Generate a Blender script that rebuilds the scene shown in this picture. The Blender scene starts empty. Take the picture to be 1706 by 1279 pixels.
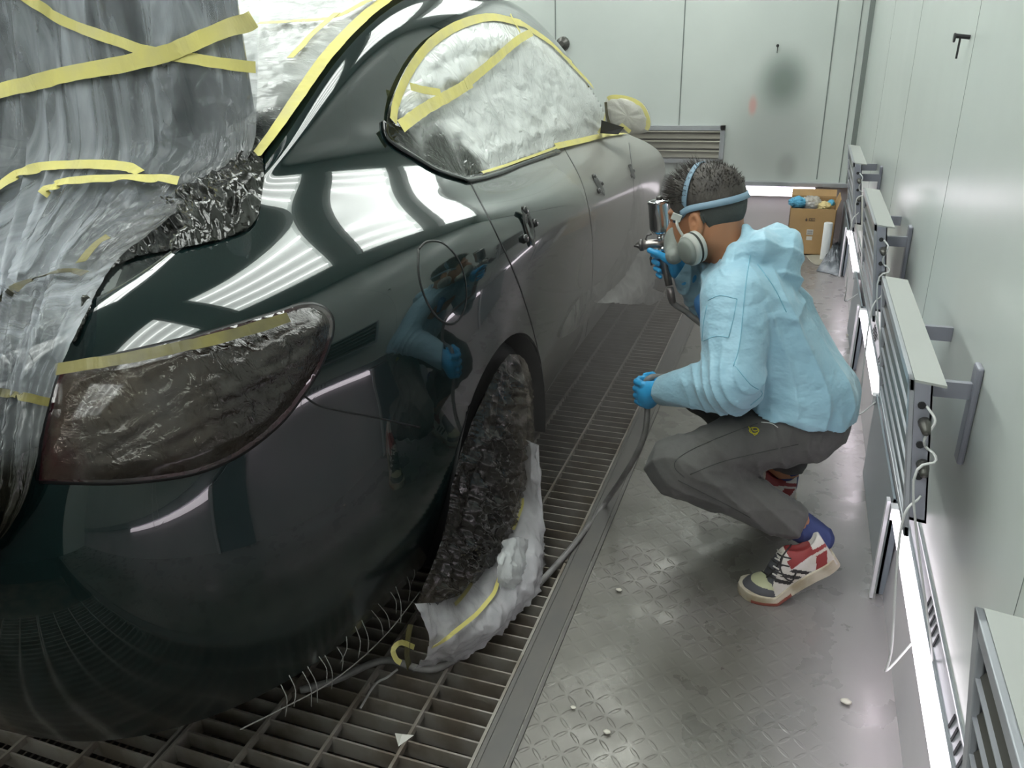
import bpy, bmesh, math, random
import numpy as np
from mathutils import Vector, Matrix, noise
from mathutils.bvhtree import BVHTree
random.seed(7); rng=np.random.default_rng(7)
scene=bpy.context.scene; COL=scene.collection
# ---------------------------------------------------------------- camera
H=1.36; F=1308.0
RC=Matrix(((0.943357,-0.105914,0.314422),(0.330332,0.385674,-0.861479),(-0.030016,0.916534,0.398813)))
def _fit():
    v1=Vector((1358-853,-(52-639.5),-F)).normalized(); v2=Vector((-3048-853,-(199-639.5),-F)).normalized()
    X=-v2; X=(X-v1*X.dot(v1)).normalized(); Z=X.cross(v1)
    return Matrix((X,v1,Z))
RC=_fit()
cam_data=bpy.data.cameras.new('camera'); cam=bpy.data.objects.new('camera',cam_data); COL.objects.link(cam)
cam_data.sensor_width=36; cam_data.lens=36*F/1706; cam_data.clip_start=.02
M4=RC.to_4x4(); M4.translation=Vector((0,0,H)); cam.matrix_world=M4; scene.camera=cam
scene.view_settings.view_transform='Standard'; scene.view_settings.look='None'; scene.view_settings.gamma=1
scene.view_settings.exposure=-.82
def ray(px,py): return RC@Vector(((px-853)/F,-(py-639.5)/F,-1))
def onF(px,py,z=0.):
    d=ray(px,py); return Vector((0,0,H))+d*((z-H)/d.z)
def atX(px,py,x):
    d=ray(px,py); return Vector((0,0,H))+d*(x/d.x)
def atY(px,py,y):
    d=ray(px,py); return Vector((0,0,H))+d*(y/d.y)
# ---------------------------------------------------------------- world + lights
w=bpy.data.worlds.new('world'); scene.world=w; w.use_nodes=True
w.node_tree.nodes['Background'].inputs[0].default_value=(.75,.85,.8,1); w.node_tree.nodes['Background'].inputs[1].default_value=.05
XW=.338; YB=5.93; XL=-3.7; YR=-2.4; ZC=2.75     # right wall, back wall, left wall, rear wall, ceiling
# ---------------------------------------------------------------- materials
def mat(name,col=(.5,.5,.5),rough=.5,metal=0,coat=0,coat_rough=.03,emis=None,es=0,alpha=1,bump=None,spec=.5,trans=0,var=None,sheen=0,ior=1.45):
    m=bpy.data.materials.new(name); m.use_nodes=True; nt=m.node_tree; b=nt.nodes['Principled BSDF']
    i=b.inputs
    i['Base Color'].default_value=(*col,1); i['Roughness'].default_value=rough; i['Metallic'].default_value=metal
    i['Coat Weight'].default_value=coat; i['Coat Roughness'].default_value=coat_rough; i['Alpha'].default_value=alpha
    i['Specular IOR Level'].default_value=spec; i['Transmission Weight'].default_value=trans; i['Sheen Weight'].default_value=sheen; i['IOR'].default_value=ior
    if emis: i['Emission Color'].default_value=(*emis,1); i['Emission Strength'].default_value=es
    tc=nt.nodes.new('ShaderNodeTexCoord')
    if bump:   # (scale, strength, distance, detail, [stretch vec])
        n=nt.nodes.new('ShaderNodeTexNoise'); n.inputs['Scale'].default_value=bump[0]; n.inputs['Detail'].default_value=bump[3]
        bm=nt.nodes.new('ShaderNodeBump'); bm.inputs['Strength'].default_value=bump[1]; bm.inputs['Distance'].default_value=bump[2]
        src=tc.outputs['Object']
        if len(bump)>4:
            mp=nt.nodes.new('ShaderNodeMapping'); mp.inputs['Scale'].default_value=bump[4]; nt.links.new(src,mp.inputs[0]); src=mp.outputs[0]
        nt.links.new(src,n.inputs['Vector']); nt.links.new(n.outputs[0],bm.inputs['Height']); nt.links.new(bm.outputs[0],i['Normal'])
    if var:    # (color2, scale, low, high)
        n=nt.nodes.new('ShaderNodeTexNoise'); n.inputs['Scale'].default_value=var[1]; n.inputs['Detail'].default_value=5
        r=nt.nodes.new('ShaderNodeMapRange'); r.inputs[1].default_value=var[2]; r.inputs[2].default_value=var[3]
        mx=nt.nodes.new('ShaderNodeMix'); mx.data_type='RGBA'; mx.inputs[6].default_value=(*col,1); mx.inputs[7].default_value=(*var[0],1)
        nt.links.new(tc.outputs['Object'],n.inputs['Vector']); nt.links.new(n.outputs[0],r.inputs[0]); nt.links.new(r.outputs[0],mx.inputs[0]); nt.links.new(mx.outputs[2],i['Base Color'])
    return m
class NT:
    """tiny node helper"""
    def __init__(s,m): s.m=m; s.t=m.node_tree; s.b=s.t.nodes.get('Principled BSDF')
    def n(s,typ,**k):
        x=s.t.nodes.new(typ)
        for a,v in k.items():
            if a.startswith('i'): x.inputs[int(a[1:])].default_value=v
            else: setattr(x,a,v)
        return x
    def l(s,a,b): s.t.links.new(a,b)
def film_mat(name,col=(.8,.82,.83),opac=(.25,.7),scale=(3,3,3),rough=.12,nscale=6,paint=None,bump=.5,bscale=14,dark=(.006,.008,.008),bdist=.01,trn=.25,wetrough=.05):
    """plastic film: see-through, whitish in its folds; paint=(axis, lo, hi) overspray that turns it dark and glossy; may be list of spheres"""
    m=bpy.data.materials.new(name); m.use_nodes=True; h=NT(m); nt=h.t; b=h.b
    tc=h.n('ShaderNodeTexCoord'); mp=h.n('ShaderNodeMapping'); mp.inputs['Scale'].default_value=scale; h.l(tc.outputs['Object'],mp.inputs[0])
    n=h.n('ShaderNodeTexNoise'); n.inputs['Scale'].default_value=nscale; n.inputs['Detail'].default_value=6; n.inputs['Distortion'].default_value=1.2; h.l(mp.outputs[0],n.inputs['Vector'])
    rg=h.n('ShaderNodeMapRange',i1=.32,i2=.7,i3=opac[0],i4=opac[1]); h.l(n.outputs[0],rg.inputs[0])
    v=h.n('ShaderNodeTexNoise'); v.inputs['Scale'].default_value=bscale; v.inputs['Detail'].default_value=4; v.inputs['Distortion'].default_value=2.; h.l(mp.outputs[0],v.inputs['Vector'])
    rd=h.n('ShaderNodeMath',operation='SUBTRACT',i1=.5); h.l(v.outputs[0],rd.inputs[0]); ab=h.n('ShaderNodeMath',operation='ABSOLUTE'); h.l(rd.outputs[0],ab.inputs[0])
    bm=h.n('ShaderNodeBump'); bm.inputs['Strength'].default_value=bump; bm.inputs['Distance'].default_value=bdist; h.l(ab.outputs[0],bm.inputs['Height']); h.l(bm.outputs[0],b.inputs['Normal'])
    b.inputs['Roughness'].default_value=rough; b.inputs['Specular IOR Level'].default_value=.6
    cmix=h.n('ShaderNodeMix',data_type='RGBA'); cmix.inputs[6].default_value=(*col,1); cmix.inputs[7].default_value=(*dark,1); h.l(cmix.outputs[2],b.inputs['Base Color'])
    tr=h.n('ShaderNodeBsdfTransparent'); tl=h.n('ShaderNodeBsdfTranslucent'); tl.inputs[0].default_value=(*col,1)
    m1=h.n('ShaderNodeMixShader'); m1.inputs[0].default_value=trn; h.l(b.outputs[0],m1.inputs[1]); h.l(tl.outputs[0],m1.inputs[2])
    m2=h.n('ShaderNodeMixShader'); h.l(tr.outputs[0],m2.inputs[1]); h.l(m1.outputs[0],m2.inputs[2])
    if paint:
        # list of (centre, r_in, r_out)
        geo=h.n('ShaderNodeNewGeometry'); acc=None
        nz=h.n('ShaderNodeTexNoise'); nz.inputs['Scale'].default_value=7; nz.inputs['Detail'].default_value=4; h.l(geo.outputs['Position'],nz.inputs['Vector'])
        for c,r0,r1 in paint:
            d=h.n('ShaderNodeVectorMath',operation='DISTANCE'); d.inputs[1].default_value=c; h.l(geo.outputs['Position'],d.inputs[0])
            a=h.n('ShaderNodeMath',operation='MULTIPLY_ADD',i1=.22,i2=-.11); h.l(nz.outputs[0],a.inputs[0])
            s=h.n('ShaderNodeMath',operation='ADD'); h.l(d.outputs['Value'],s.inputs[0]); h.l(a.outputs[0],s.inputs[1])
            r=h.n('ShaderNodeMapRange',i1=r0,i2=r1,i3=1,i4=0); r.interpolation_type='SMOOTHSTEP'; h.l(s.outputs[0],r.inputs[0])
            if acc is None: acc=r.outputs[0]
            else:
                mm=h.n('ShaderNodeMath',operation='MAXIMUM'); h.l(acc,mm.inputs[0]); h.l(r.outputs[0],mm.inputs[1]); acc=mm.outputs[0]
        h.l(acc,cmix.inputs[0])
        mo=h.n('ShaderNodeMath',operation='MAXIMUM'); sc=h.n('ShaderNodeMath',operation='MULTIPLY',i1=.93); h.l(acc,sc.inputs[0]); h.l(sc.outputs[0],mo.inputs[0]); h.l(rg.outputs[0],mo.inputs[1]); h.l(mo.outputs[0],m2.inputs[0])
        inv=h.n('ShaderNodeMath',operation='MULTIPLY_ADD',i1=-trn,i2=trn); h.l(acc,inv.inputs[0]); h.l(inv.outputs[0],m1.inputs[0])
        rr=h.n('ShaderNodeMapRange',i1=0,i2=1,i3=rough,i4=wetrough); h.l(acc,rr.inputs[0]); h.l(rr.outputs[0],b.inputs['Roughness'])
    else:
        cmix.inputs[0].default_value=0; h.l(rg.outputs[0],m2.inputs[0])
    h.l(m2.outputs[0],nt.nodes['Material Output'].inputs[0]); return m
# ---------------------------------------------------------------- mesh helpers
def prop(o,label=None,cat=None,group=None,kind=None):
    if label: o['label']=label
    if cat: o['category']=cat
    if group: o['group']=group
    if kind: o['kind']=kind
    return o
def empty(name,loc,label,cat,group=None):
    o=bpy.data.objects.new(name,None); o.empty_display_size=.1; COL.objects.link(o); o.location=loc
    return prop(o,label,cat,group)
def mk(name,verts,faces,mats,parent=None,smooth=True,fm=None):
    me=bpy.data.meshes.new(name); me.from_pydata([tuple(map(float,v)) for v in verts],[],[tuple(int(q) for q in f) for f in faces]); me.update()
    if not isinstance(mats,(list,tuple)): mats=[mats]
    for m in mats: me.materials.append(m)
    if smooth: me.polygons.foreach_set('use_smooth',[True]*len(me.polygons))
    if fm is not None: me.polygons.foreach_set('material_index',[int(q) for q in fm])
    o=bpy.data.objects.new(name,me); COL.objects.link(o)
    if parent is not None:
        o.parent=parent; o.matrix_parent_inverse=Matrix.Translation(-PW(parent))
    return o
def PW(o):
    p=Vector(o.location)
    q=o.parent
    while q is not None:
        p=p+Vector(q.location) if o.type=='EMPTY' else p; q=q.parent
    return p
class B:
    """collects boxes, tubes and grids into one mesh"""
    def __init__(s): s.v=[]; s.f=[]; s.m=[]
    def add(s,v,f,m=0):
        k=len(s.v); s.v+= [tuple(q) for q in v]; s.f+=[tuple(i+k for i in q) for q in f]; s.m+=[m]*len(f); return s
    def box(s,x0,x1,y0,y1,z0,z1,m=0,M=None):
        v=[Vector(p) for p in ((x0,y0,z0),(x1,y0,z0),(x1,y1,z0),(x0,y1,z0),(x0,y0,z1),(x1,y0,z1),(x1,y1,z1),(x0,y1,z1))]
        if M is not None: v=[M@p for p in v]
        return s.add(v,[(3,2,1,0),(4,5,6,7),(0,1,5,4),(1,2,6,5),(2,3,7,6),(3,0,4,7)],m)
    def hexa(s,p,m=0): return s.add(p,[(3,2,1,0),(4,5,6,7),(0,1,5,4),(1,2,6,5),(2,3,7,6),(3,0,4,7)],m)
    def bar(s,a,b,w,h,up=(0,0,1),m=0):
        a=Vector(a); b=Vector(b); d=(b-a).normalized(); u=Vector(up); sd=d.cross(u).normalized()*w/2; uu=sd.cross(d).normalized()*h/2
        v=[a-sd-uu,a+sd-uu,a+sd+uu,a-sd+uu,b-sd-uu,b+sd-uu,b+sd+uu,b-sd+uu]
        return s.add(v,[(3,2,1,0),(4,5,6,7),(0,1,5,4),(1,2,6,5),(2,3,7,6),(3,0,4,7)],m)
    def tube(s,pts,r,n=10,m=0,cap=True):
        pts=[Vector(p) for p in pts]; R=r if isinstance(r,(list,tuple)) else [r]*len(pts); k=len(pts); vs=[];fs=[]
        t=(pts[1]-pts[0]).normalized(); a=Vector((0,0,1)) if abs(t.z)<.9 else Vector((1,0,0)); nn=t.cross(a).normalized()
        for i,p in enumerate(pts):
            t=(pts[min(i+1,k-1)]-pts[max(i-1,0)]).normalized(); nn=(nn-t*nn.dot(t)).normalized(); bb=t.cross(nn)
            for j in range(n):
                an=2*math.pi*j/n; vs.append(p+(nn*math.cos(an)+bb*math.sin(an))*R[i])
        for i in range(k-1):
            for j in range(n):
                fs.append((i*n+j,i*n+(j+1)%n,(i+1)*n+(j+1)%n,(i+1)*n+j))
        if cap: fs.append(tuple(range(n-1,-1,-1))); fs.append(tuple(range((k-1)*n,k*n)))
        return s.add(vs,fs,m)
    def build(s,name,mats,parent=None,smooth=False): return mk(name,s.v,s.f,mats,parent,smooth,s.m)
def spline(pts,n):
    """Catmull-Rom through points"""
    P=[np.array(p,float) for p in pts]; P=[2*P[0]-P[1]]+P+[2*P[-1]-P[-2]]; out=[]; k=len(P)-3
    for q in range(n):
        t=q/(n-1)*k; i=min(int(t),k-1); t-=i; a,b,c,d=P[i:i+4]
        out.append(.5*((2*b)+(c-a)*t+(2*a-5*b+4*c-d)*t*t+(3*b-a-3*c+d)*t**3))
    return out
def smooth_edges(o,w=.002,seg=2):
    md=o.modifiers.new('bevel','BEVEL'); md.width=w; md.segments=seg; md.limit_method='ANGLE'; md.angle_limit=.6; return o
def thicken(o,t,off=0):
    md=o.modifiers.new('solidify','SOLIDIFY'); md.thickness=t; md.offset=off; return o
# ================================================================ ROOM
wallm=mat('painted_wall_panel',(.53,.565,.54),.28,spec=.5,var=((.47,.505,.485),1.3,.35,.75))
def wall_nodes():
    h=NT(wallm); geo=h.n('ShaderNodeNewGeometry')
    # soft dark patches and a small red one in the back wall's colour
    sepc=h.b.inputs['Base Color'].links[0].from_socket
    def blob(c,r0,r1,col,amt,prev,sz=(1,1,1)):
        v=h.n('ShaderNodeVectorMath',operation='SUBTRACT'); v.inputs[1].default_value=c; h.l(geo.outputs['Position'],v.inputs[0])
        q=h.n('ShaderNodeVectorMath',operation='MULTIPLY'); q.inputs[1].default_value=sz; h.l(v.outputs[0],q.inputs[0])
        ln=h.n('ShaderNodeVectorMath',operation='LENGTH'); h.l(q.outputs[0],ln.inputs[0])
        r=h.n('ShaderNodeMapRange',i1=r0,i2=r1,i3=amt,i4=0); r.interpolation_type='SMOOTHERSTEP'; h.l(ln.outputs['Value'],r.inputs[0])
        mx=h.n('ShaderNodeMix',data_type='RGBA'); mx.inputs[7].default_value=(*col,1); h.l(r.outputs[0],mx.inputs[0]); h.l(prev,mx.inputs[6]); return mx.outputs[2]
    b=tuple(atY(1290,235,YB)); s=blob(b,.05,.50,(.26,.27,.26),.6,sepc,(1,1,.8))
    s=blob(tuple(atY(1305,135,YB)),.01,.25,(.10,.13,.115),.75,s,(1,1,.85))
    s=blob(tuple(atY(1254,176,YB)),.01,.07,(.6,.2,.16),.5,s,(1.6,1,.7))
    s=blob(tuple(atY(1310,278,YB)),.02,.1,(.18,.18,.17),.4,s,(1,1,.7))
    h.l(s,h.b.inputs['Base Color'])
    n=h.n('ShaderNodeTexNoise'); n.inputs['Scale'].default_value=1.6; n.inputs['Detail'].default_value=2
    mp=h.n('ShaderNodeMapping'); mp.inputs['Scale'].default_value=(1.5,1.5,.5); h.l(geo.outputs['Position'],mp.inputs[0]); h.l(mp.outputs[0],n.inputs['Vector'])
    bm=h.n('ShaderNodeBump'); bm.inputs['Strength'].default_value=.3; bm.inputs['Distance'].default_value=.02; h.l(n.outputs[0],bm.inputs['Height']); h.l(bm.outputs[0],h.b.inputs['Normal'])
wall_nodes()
trimm=mat('galvanised_trim',(.42,.44,.47),.32,metal=.5,var=((.33,.34,.37),6,.4,.7))
seamm=mat('panel_seam',(.17,.19,.18),.6)
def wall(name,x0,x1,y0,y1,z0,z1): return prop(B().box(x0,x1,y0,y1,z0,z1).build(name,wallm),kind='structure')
ZN=.30    # top of the low light recess
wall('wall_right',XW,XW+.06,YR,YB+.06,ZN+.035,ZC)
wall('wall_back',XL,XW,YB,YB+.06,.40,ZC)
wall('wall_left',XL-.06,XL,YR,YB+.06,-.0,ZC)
# rear wall behind the camera: a doorway opening leaves two piers and a lintel
darkm=mat('dark_workshop',(.03,.032,.035),.7)
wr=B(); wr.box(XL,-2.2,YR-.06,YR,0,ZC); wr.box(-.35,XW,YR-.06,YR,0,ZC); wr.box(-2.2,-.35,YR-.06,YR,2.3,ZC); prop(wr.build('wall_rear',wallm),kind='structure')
d=B(); d.box(-2.2,-.35,YR-.1,YR-.07,0,2.3); prop(d.build('door_1',darkm),kind='structure')
# panel joints in walls
jt=B()
for px in (1142,1397,925): 
    p=atY(px,0,YB-.001); jt.box(p.x-.004,p.x+.004,YB-.003,YB+.001,.42,ZC)
jt.box(XW-.03,XW-.0,YB-.03,YB,.40,ZC); jt.box(XW-.075,XW-.07,YB-.004,YB,.40,ZC)
for y in (-1.2,-.1,1.02,2.15,3.28,4.4): jt.box(XW-.0006,XW+.001,y-.0007,y+.0007,ZN+.04,ZC)
for y in (-1.4,0,1.4,2.8,4.2): jt.box(XL-.001,XL+.004,y-.004,y+.004,0,ZC)
prop(jt.build('trim_1',seamm),kind='structure')
# ceiling with filters, light boxes
ceilm=mat('ceiling_filter',(.62,.66,.64),.8,bump=(60,.3,.01,3))
prop(B().box(XL,XW,YR,YB,ZC,ZC+.06).build('ceiling',ceilm),kind='structure')
tubem=mat('ceiling_tube',(1,1,1),.4,emis=(.97,1,.965),es=26)
housem=mat('light_housing',(.82,.86,.84),.35)
diffm=mat('light_reflector',(.8,.84,.82),.3,emis=(.95,1,.955),es=7)
def light_box(cx,cy,cz,tilt,L,W,label):
    e=empty('ceiling_light',(cx,cy,cz),label,'ceiling light','light boxes above the booth')
    M=Matrix.Translation((cx,cy,cz))@Matrix.Rotation(tilt,4,'Y')
    a=B(); a.box(-W/2,W/2,-L/2,L/2,0,.03,M=M); a.box(-W/2-.03,-W/2,-L/2-.03,L/2+.03,-.07,.03,M=M); a.box(W/2,W/2+.03,-L/2-.03,L/2+.03,-.07,.03,M=M)
    a.box(-W/2,W/2,-L/2-.03,-L/2,-.07,.03,M=M); a.box(-W/2,W/2,L/2,L/2+.03,-.07,.03,M=M); a.build('housing',housem,e)
    B().box(-W/2,W/2,-L/2,L/2,-.006,-.001,M=M).build('reflector',diffm,e)
    for k in range(4):
        x=-W/2+W*(k+.5)/4; B().tube([M@Vector((x,-L/2+.02,-.045)),M@Vector((x,L/2-.02,-.045))],.014,8).build('tube',tubem,e,True)
nmz=['behind the camera','above the boot','above the rear door','above the front door','nearest the back wall']
for k,(ya,yb) in enumerate(((-1.75,-.65),(-.25,.85),(1.35,2.5),(3.0,4.2),(4.75,5.8))):
    light_box(-.62,(ya+yb)/2,ZC-.02,0,yb-ya,.8,'flat ceiling light box with four tubes over the car\'s right side, '+nmz[k])
    light_box(-2.6,(ya+yb)/2,ZC-.02,0,yb-ya,.8,'flat ceiling light box with four tubes over the car\'s left side, '+nmz[k])  # left row is added, unseen, to balance the light on the boot film
# floor: treadplate walkway, pit with gratings
fm=bpy.data.materials.new('wet_treadplate'); fm.use_nodes=True; h=NT(fm)
geo=h.n('ShaderNodeNewGeometry'); b=h.b
n1=h.n('ShaderNodeTexNoise'); n1.inputs['Scale'].default_value=2.2; n1.inputs['Detail'].default_value=7; h.l(geo.outputs['Position'],n1.inputs['Vector'])
n2=h.n('ShaderNodeTexNoise'); n2.inputs['Scale'].default_value=9; n2.inputs['Detail'].default_value=6; h.l(geo.outputs['Position'],n2.inputs['Vector'])
cr=h.n('ShaderNodeValToRGB'); cr.color_ramp.elements[0].color=(.105,.099,.083,1); cr.color_ramp.elements[0].position=.35; cr.color_ramp.elements[1].color=(.19,.176,.165,1); cr.color_ramp.elements[1].position=.68
e2=cr.color_ramp.elements.new(.5); e2.color=(.15,.141,.124,1); h.l(n1.outputs[0],cr.inputs[0])
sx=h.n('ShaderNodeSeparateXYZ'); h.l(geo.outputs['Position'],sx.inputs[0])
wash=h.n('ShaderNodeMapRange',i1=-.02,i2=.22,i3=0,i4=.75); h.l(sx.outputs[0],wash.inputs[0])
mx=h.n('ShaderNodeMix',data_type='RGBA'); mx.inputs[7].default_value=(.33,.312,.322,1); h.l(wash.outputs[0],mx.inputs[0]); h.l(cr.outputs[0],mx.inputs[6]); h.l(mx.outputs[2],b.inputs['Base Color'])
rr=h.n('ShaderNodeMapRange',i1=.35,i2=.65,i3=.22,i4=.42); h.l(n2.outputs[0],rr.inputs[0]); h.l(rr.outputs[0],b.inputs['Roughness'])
# tread bars: two crossed rows of short raised dashes
def dash(ang,off):
    r=h.n('ShaderNodeVectorRotate',rotation_type='Z_AXIS'); r.inputs['Angle'].default_value=ang; h.l(geo.outputs['Position'],r.inputs['Vector'])
    m=h.n('ShaderNodeVectorMath',operation='MULTIPLY_ADD'); m.inputs[1].default_value=(22,22,0); m.inputs[2].default_value=(off,off,0); h.l(r.outputs[0],m.inputs[0])
    f=h.n('ShaderNodeVectorMath',operation='FRACTION'); h.l(m.outputs[0],f.inputs[0])
    s=h.n('ShaderNodeVectorMath',operation='SUBTRACT'); s.inputs[1].default_value=(.5,.5,0); h.l(f.outputs[0],s.inputs[0])
    q=h.n('ShaderNodeVectorMath',operation='MULTIPLY'); q.inputs[1].default_value=(1.25,4.6,0); h.l(s.outputs[0],q.inputs[0])
    l=h.n('ShaderNodeVectorMath',operation='LENGTH'); h.l(q.outputs[0],l.inputs[0])
    o=h.n('ShaderNodeMapRange',i1=.3,i2=.5,i3=1,i4=0); h.l(l.outputs['Value'],o.inputs[0]); return o.outputs[0]
mm=h.n('ShaderNodeMath',operation='MAXIMUM'); h.l(dash(.785,0),mm.inputs[0]); h.l(dash(-.785,.5),mm.inputs[1])
worn=h.n('ShaderNodeMapRange',i1=.48,i2=.68,i3=.06,i4=.8); h.l(n1.outputs[0],worn.inputs[0])
nx=h.n('ShaderNodeMapRange',i1=.0,i2=.2,i3=1,i4=.12); h.l(sx.outputs[0],nx.inputs[0])
m3=h.n('ShaderNodeMath',operation='MULTIPLY'); h.l(mm.outputs[0],m3.inputs[0]); h.l(worn.outputs[0],m3.inputs[1])
m4=h.n('ShaderNodeMath',operation='MULTIPLY'); h.l(m3.outputs[0],m4.inputs[0]); h.l(nx.outputs[0],m4.inputs[1])
m5=h.n('ShaderNodeMath',operation='MULTIPLY_ADD',i1=.35); h.l(n2.outputs[0],m5.inputs[0]); h.l(m4.outputs[0],m5.inputs[2])
bm=h.n('ShaderNodeBump'); bm.inputs['Strength'].default_value=.55; bm.inputs['Distance'].default_value=.0045; h.l(m5.outputs[0],bm.inputs['Height']); h.l(bm.outputs[0],b.inputs['Normal'])
b.inputs['Specular IOR Level'].default_value=.6; b.inputs['Metallic'].default_value=.25
GX=-.495
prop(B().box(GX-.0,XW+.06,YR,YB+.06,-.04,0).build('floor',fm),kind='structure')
edgem=mat('grate_kerb_steel',(.11,.105,.10),.45,metal=.4,var=((.13,.12,.11),8,.4,.7))
k=B(); k.box(GX-.006,GX+.004,YR,YB,-.05,.006); k.box(GX+.004,GX+.055,YR,YB,-.04,.003); k.box(GX+.06,GX+.068,YR,YB,-.04,.005); prop(k.build('trim_2',edgem),kind='structure')
PX=-2.65
prop(B().box(XL-.06,PX,YR,YB+.06,-.04,0).build('floor_left',fm),kind='structure')
pitm=mat('pit_floor',(.11,.08,.06),.8,var=((.025,.022,.02),5,.4,.6))
pt=B(); pt.box(PX,GX,YR,YB,-.42,-.40); pt.box(PX-.02,PX,YR,YB,-.42,0); pt.box(GX,GX+.02,YR,YB,-.42,-.045); prop(pt.build('floor_pit',pitm),kind='structure')
steel=mat('grating_steel',(.27,.245,.22),.5,metal=.2,var=((.17,.14,.11),9,.42,.62))
steel2=mat('mesh_wire',(.07,.065,.06),.6)
def grating(x1,y0,y1,label,mesh):
    e=empty('floor_grating',(x1-.32,y0,0),label,'grating','steel gratings over the pit')
    X0=x1-.636
    s=B(); n=int(round((y1-y0)/.0425))
    for i in range(n): 
        y=y0+.02+i*(y1-y0-.01)/n; s.box(X0+.003,x1-.003,y-.0022,y+.0022,-.045,-.001)
    s.build('cross_bars',steel,e)
    r=B()
    for i in range(5):
        x=X0+.159*i; x=min(max(x,X0+.004),x1-.004); r.box(x-.0035,x+.0035,y0+.002,y1-.002,-.014 if 0<i<4 else -.045,.003)
    r.build('long_bars',steel,e)
    if mesh:
        q=B(); k=int(.636/.021)
        for i in range(k): 
            x=X0+.01+i*.021; q.box(x-.0012,x+.0012,y0,y1,-.085,-.070)
        q.build('lower_mesh',steel2,e)
ys=[-.9,.14,1.18,1.2+1.03,2.85+.42,4.31,5.35]
ys=[-.4,.68,1.77,2.85,3.93,5.01,5.9]
nm=['behind the camera','under the bumper at the bottom of the photo','beside the wrapped rear wheel','left of the painter\'s feet','beside the front door','beside the front wheel wrap','at the foot of the back wall']
for i in range(len(ys)-1):
    grating(GX-.008,ys[i]+.002,ys[i+1]-.002,'bar grating along the walkway edge, '+nm[i],i<5)
for i in range(len(ys)-1):
    grating(GX-.008-.642,ys[i]+.002,ys[i+1]-.002,'bar grating beneath the car, '+nm[i],i<4)
# back wall lower part: louvre, ledge, recess with tube
pinkm=mat('recess_panel',(.55,.52,.54),.4,var=((.47,.45,.48),3,.4,.7))
prop(B().box(XL,XW+.05,YB+.05,YB+.1,0,.42).build('wall_back_lower',pinkm),kind='structure')
prop(B().box(-1.3,XW-.02,YB-.05,YB+.06,.375,.40).build('trim_3',trimm),kind='structure')
# right wall recess
rc=B()
rc.hexa([(XW-.014,YR,0),(XW+.05,YR,0),(XW+.05,YB,0),(XW-.014,YB,0),(XW+.004,YR,ZN-.004),(XW+.05,YR,ZN-.004),(XW+.05,YB,ZN-.004),(XW+.004,YB,ZN-.004)]); prop(rc.build('wall_right_lower',pinkm),kind='structure')
ld=B()
# sloped slotted fascia between tube and wall
def fascia(bb,y0,y1):
    bb.hexa([(XW-.010,y0,ZN-.005),(XW+.05,y0,ZN-.005),(XW+.05,y1,ZN-.005),(XW-.010,y1,ZN-.005),(XW-.001,y0,ZN+.04),(XW+.05,y0,ZN+.045),(XW+.05,y1,ZN+.045),(XW-.001,y1,ZN+.04)])
    bb.box(XW-.014,XW-.008,y0,y1,ZN-.010,ZN-.003); bb.box(XW-.004,XW+.0,y0,y1,ZN+.038,ZN+.044)
fascia(ld,YR,YB-.06); fo=ld.build('baseboard_right',trimm); prop(fo,kind='structure')
ledm=mat('led_tube',(1,1,1),.4,emis=(1,.90,.98),es=10)
slotm=mat('slot_shadow',(.03,.03,.035),.8)
metw=mat('white_aluminium',(.75,.74,.78),.35,metal=.2)
panelb=mat('blue_grey_sheet',(.27,.31,.35),.3,metal=.3)
bays=[(-.35,.70),(.98,1.87),(2.56,3.46),(4.05,4.98)]
dv=B()
whr=['nearest the camera, below the bottom right louvre panel','beside the painter\'s left shoe','behind the painter, further along the wall','far end of the right wall by the box']
lb=['under the edge of the photo','below the nearest full louvre panel, brightest and longest','beside the middle louvre panel','furthest along the wall near the cardboard box']
for i,(a,b_) in enumerate(bays):
    e=empty('wall_tube_light',(XW-.02,a,ZN-.03),'glowing tube low on the right wall, '+lb[i],'tube light','low tube lights along the right wall')
    B().tube([(XW-.021,a+.0,ZN-.03),(XW-.021,b_-.03,ZN-.03)],.015,14).build('tube',ledm,e,True)
    c=B(); c.box(XW-.006,XW+.002,a-.02,b_,ZN-.050,ZN-.008); c.box(XW-.038,XW-.0,a-.03,a-.0,ZN-.046,ZN-.014); c.box(XW-.038,XW-.0,b_-.03,b_-.0,ZN-.046,ZN-.014); c.build('fitting',metw,e)
for i,(a,b_) in enumerate(bays):
    y1=bays[i+1][0] if i+1<len(bays) else YB-.06
    s=B(); s.box(XW-.030,XW-.024,b_+.01,y1-.02,0.002,ZN-.012); s.box(XW-.030,XW-.01,b_+.01,b_+.016,0.002,ZN-.012)
    o=s.build('trim_%d'%(10+i),panelb); prop(o,kind='structure')
    # white edge strip of the bay
    st=B(); st.box(XW-.048,XW-.040,b_-.016,b_+.006,.004,ZN-.002); o=st.build('edge_strip',metw)
    prop(o,'thin upright white metal strip by the low tube, '+['nearest the camera','beside the painter\'s left shoe','below the second louvre panel','beside the grey rags'][i],'metal strip','upright strips along the right wall')
sl=B()
for y0 in (1.02,1.33,2.7,3.0,4.2):
    for k in range(5):
        y=y0+.028*k
        f=lambda t:(XW-.010+.009*t-.0018)
        sl.hexa([(f(.2),y-.0035,ZN+.005),(f(.2)+.0015,y-.0035,ZN+.005),(f(.2)+.0015,y+.0035,ZN+.005),(f(.2),y+.0035,ZN+.005),(f(.75),y-.0035,ZN+.032),(f(.75)+.0015,y-.0035,ZN+.032),(f(.75)+.0015,y+.0035,ZN+.032),(f(.75),y+.0035,ZN+.032)])
prop(sl.build('slots',slotm,fo))
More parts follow.
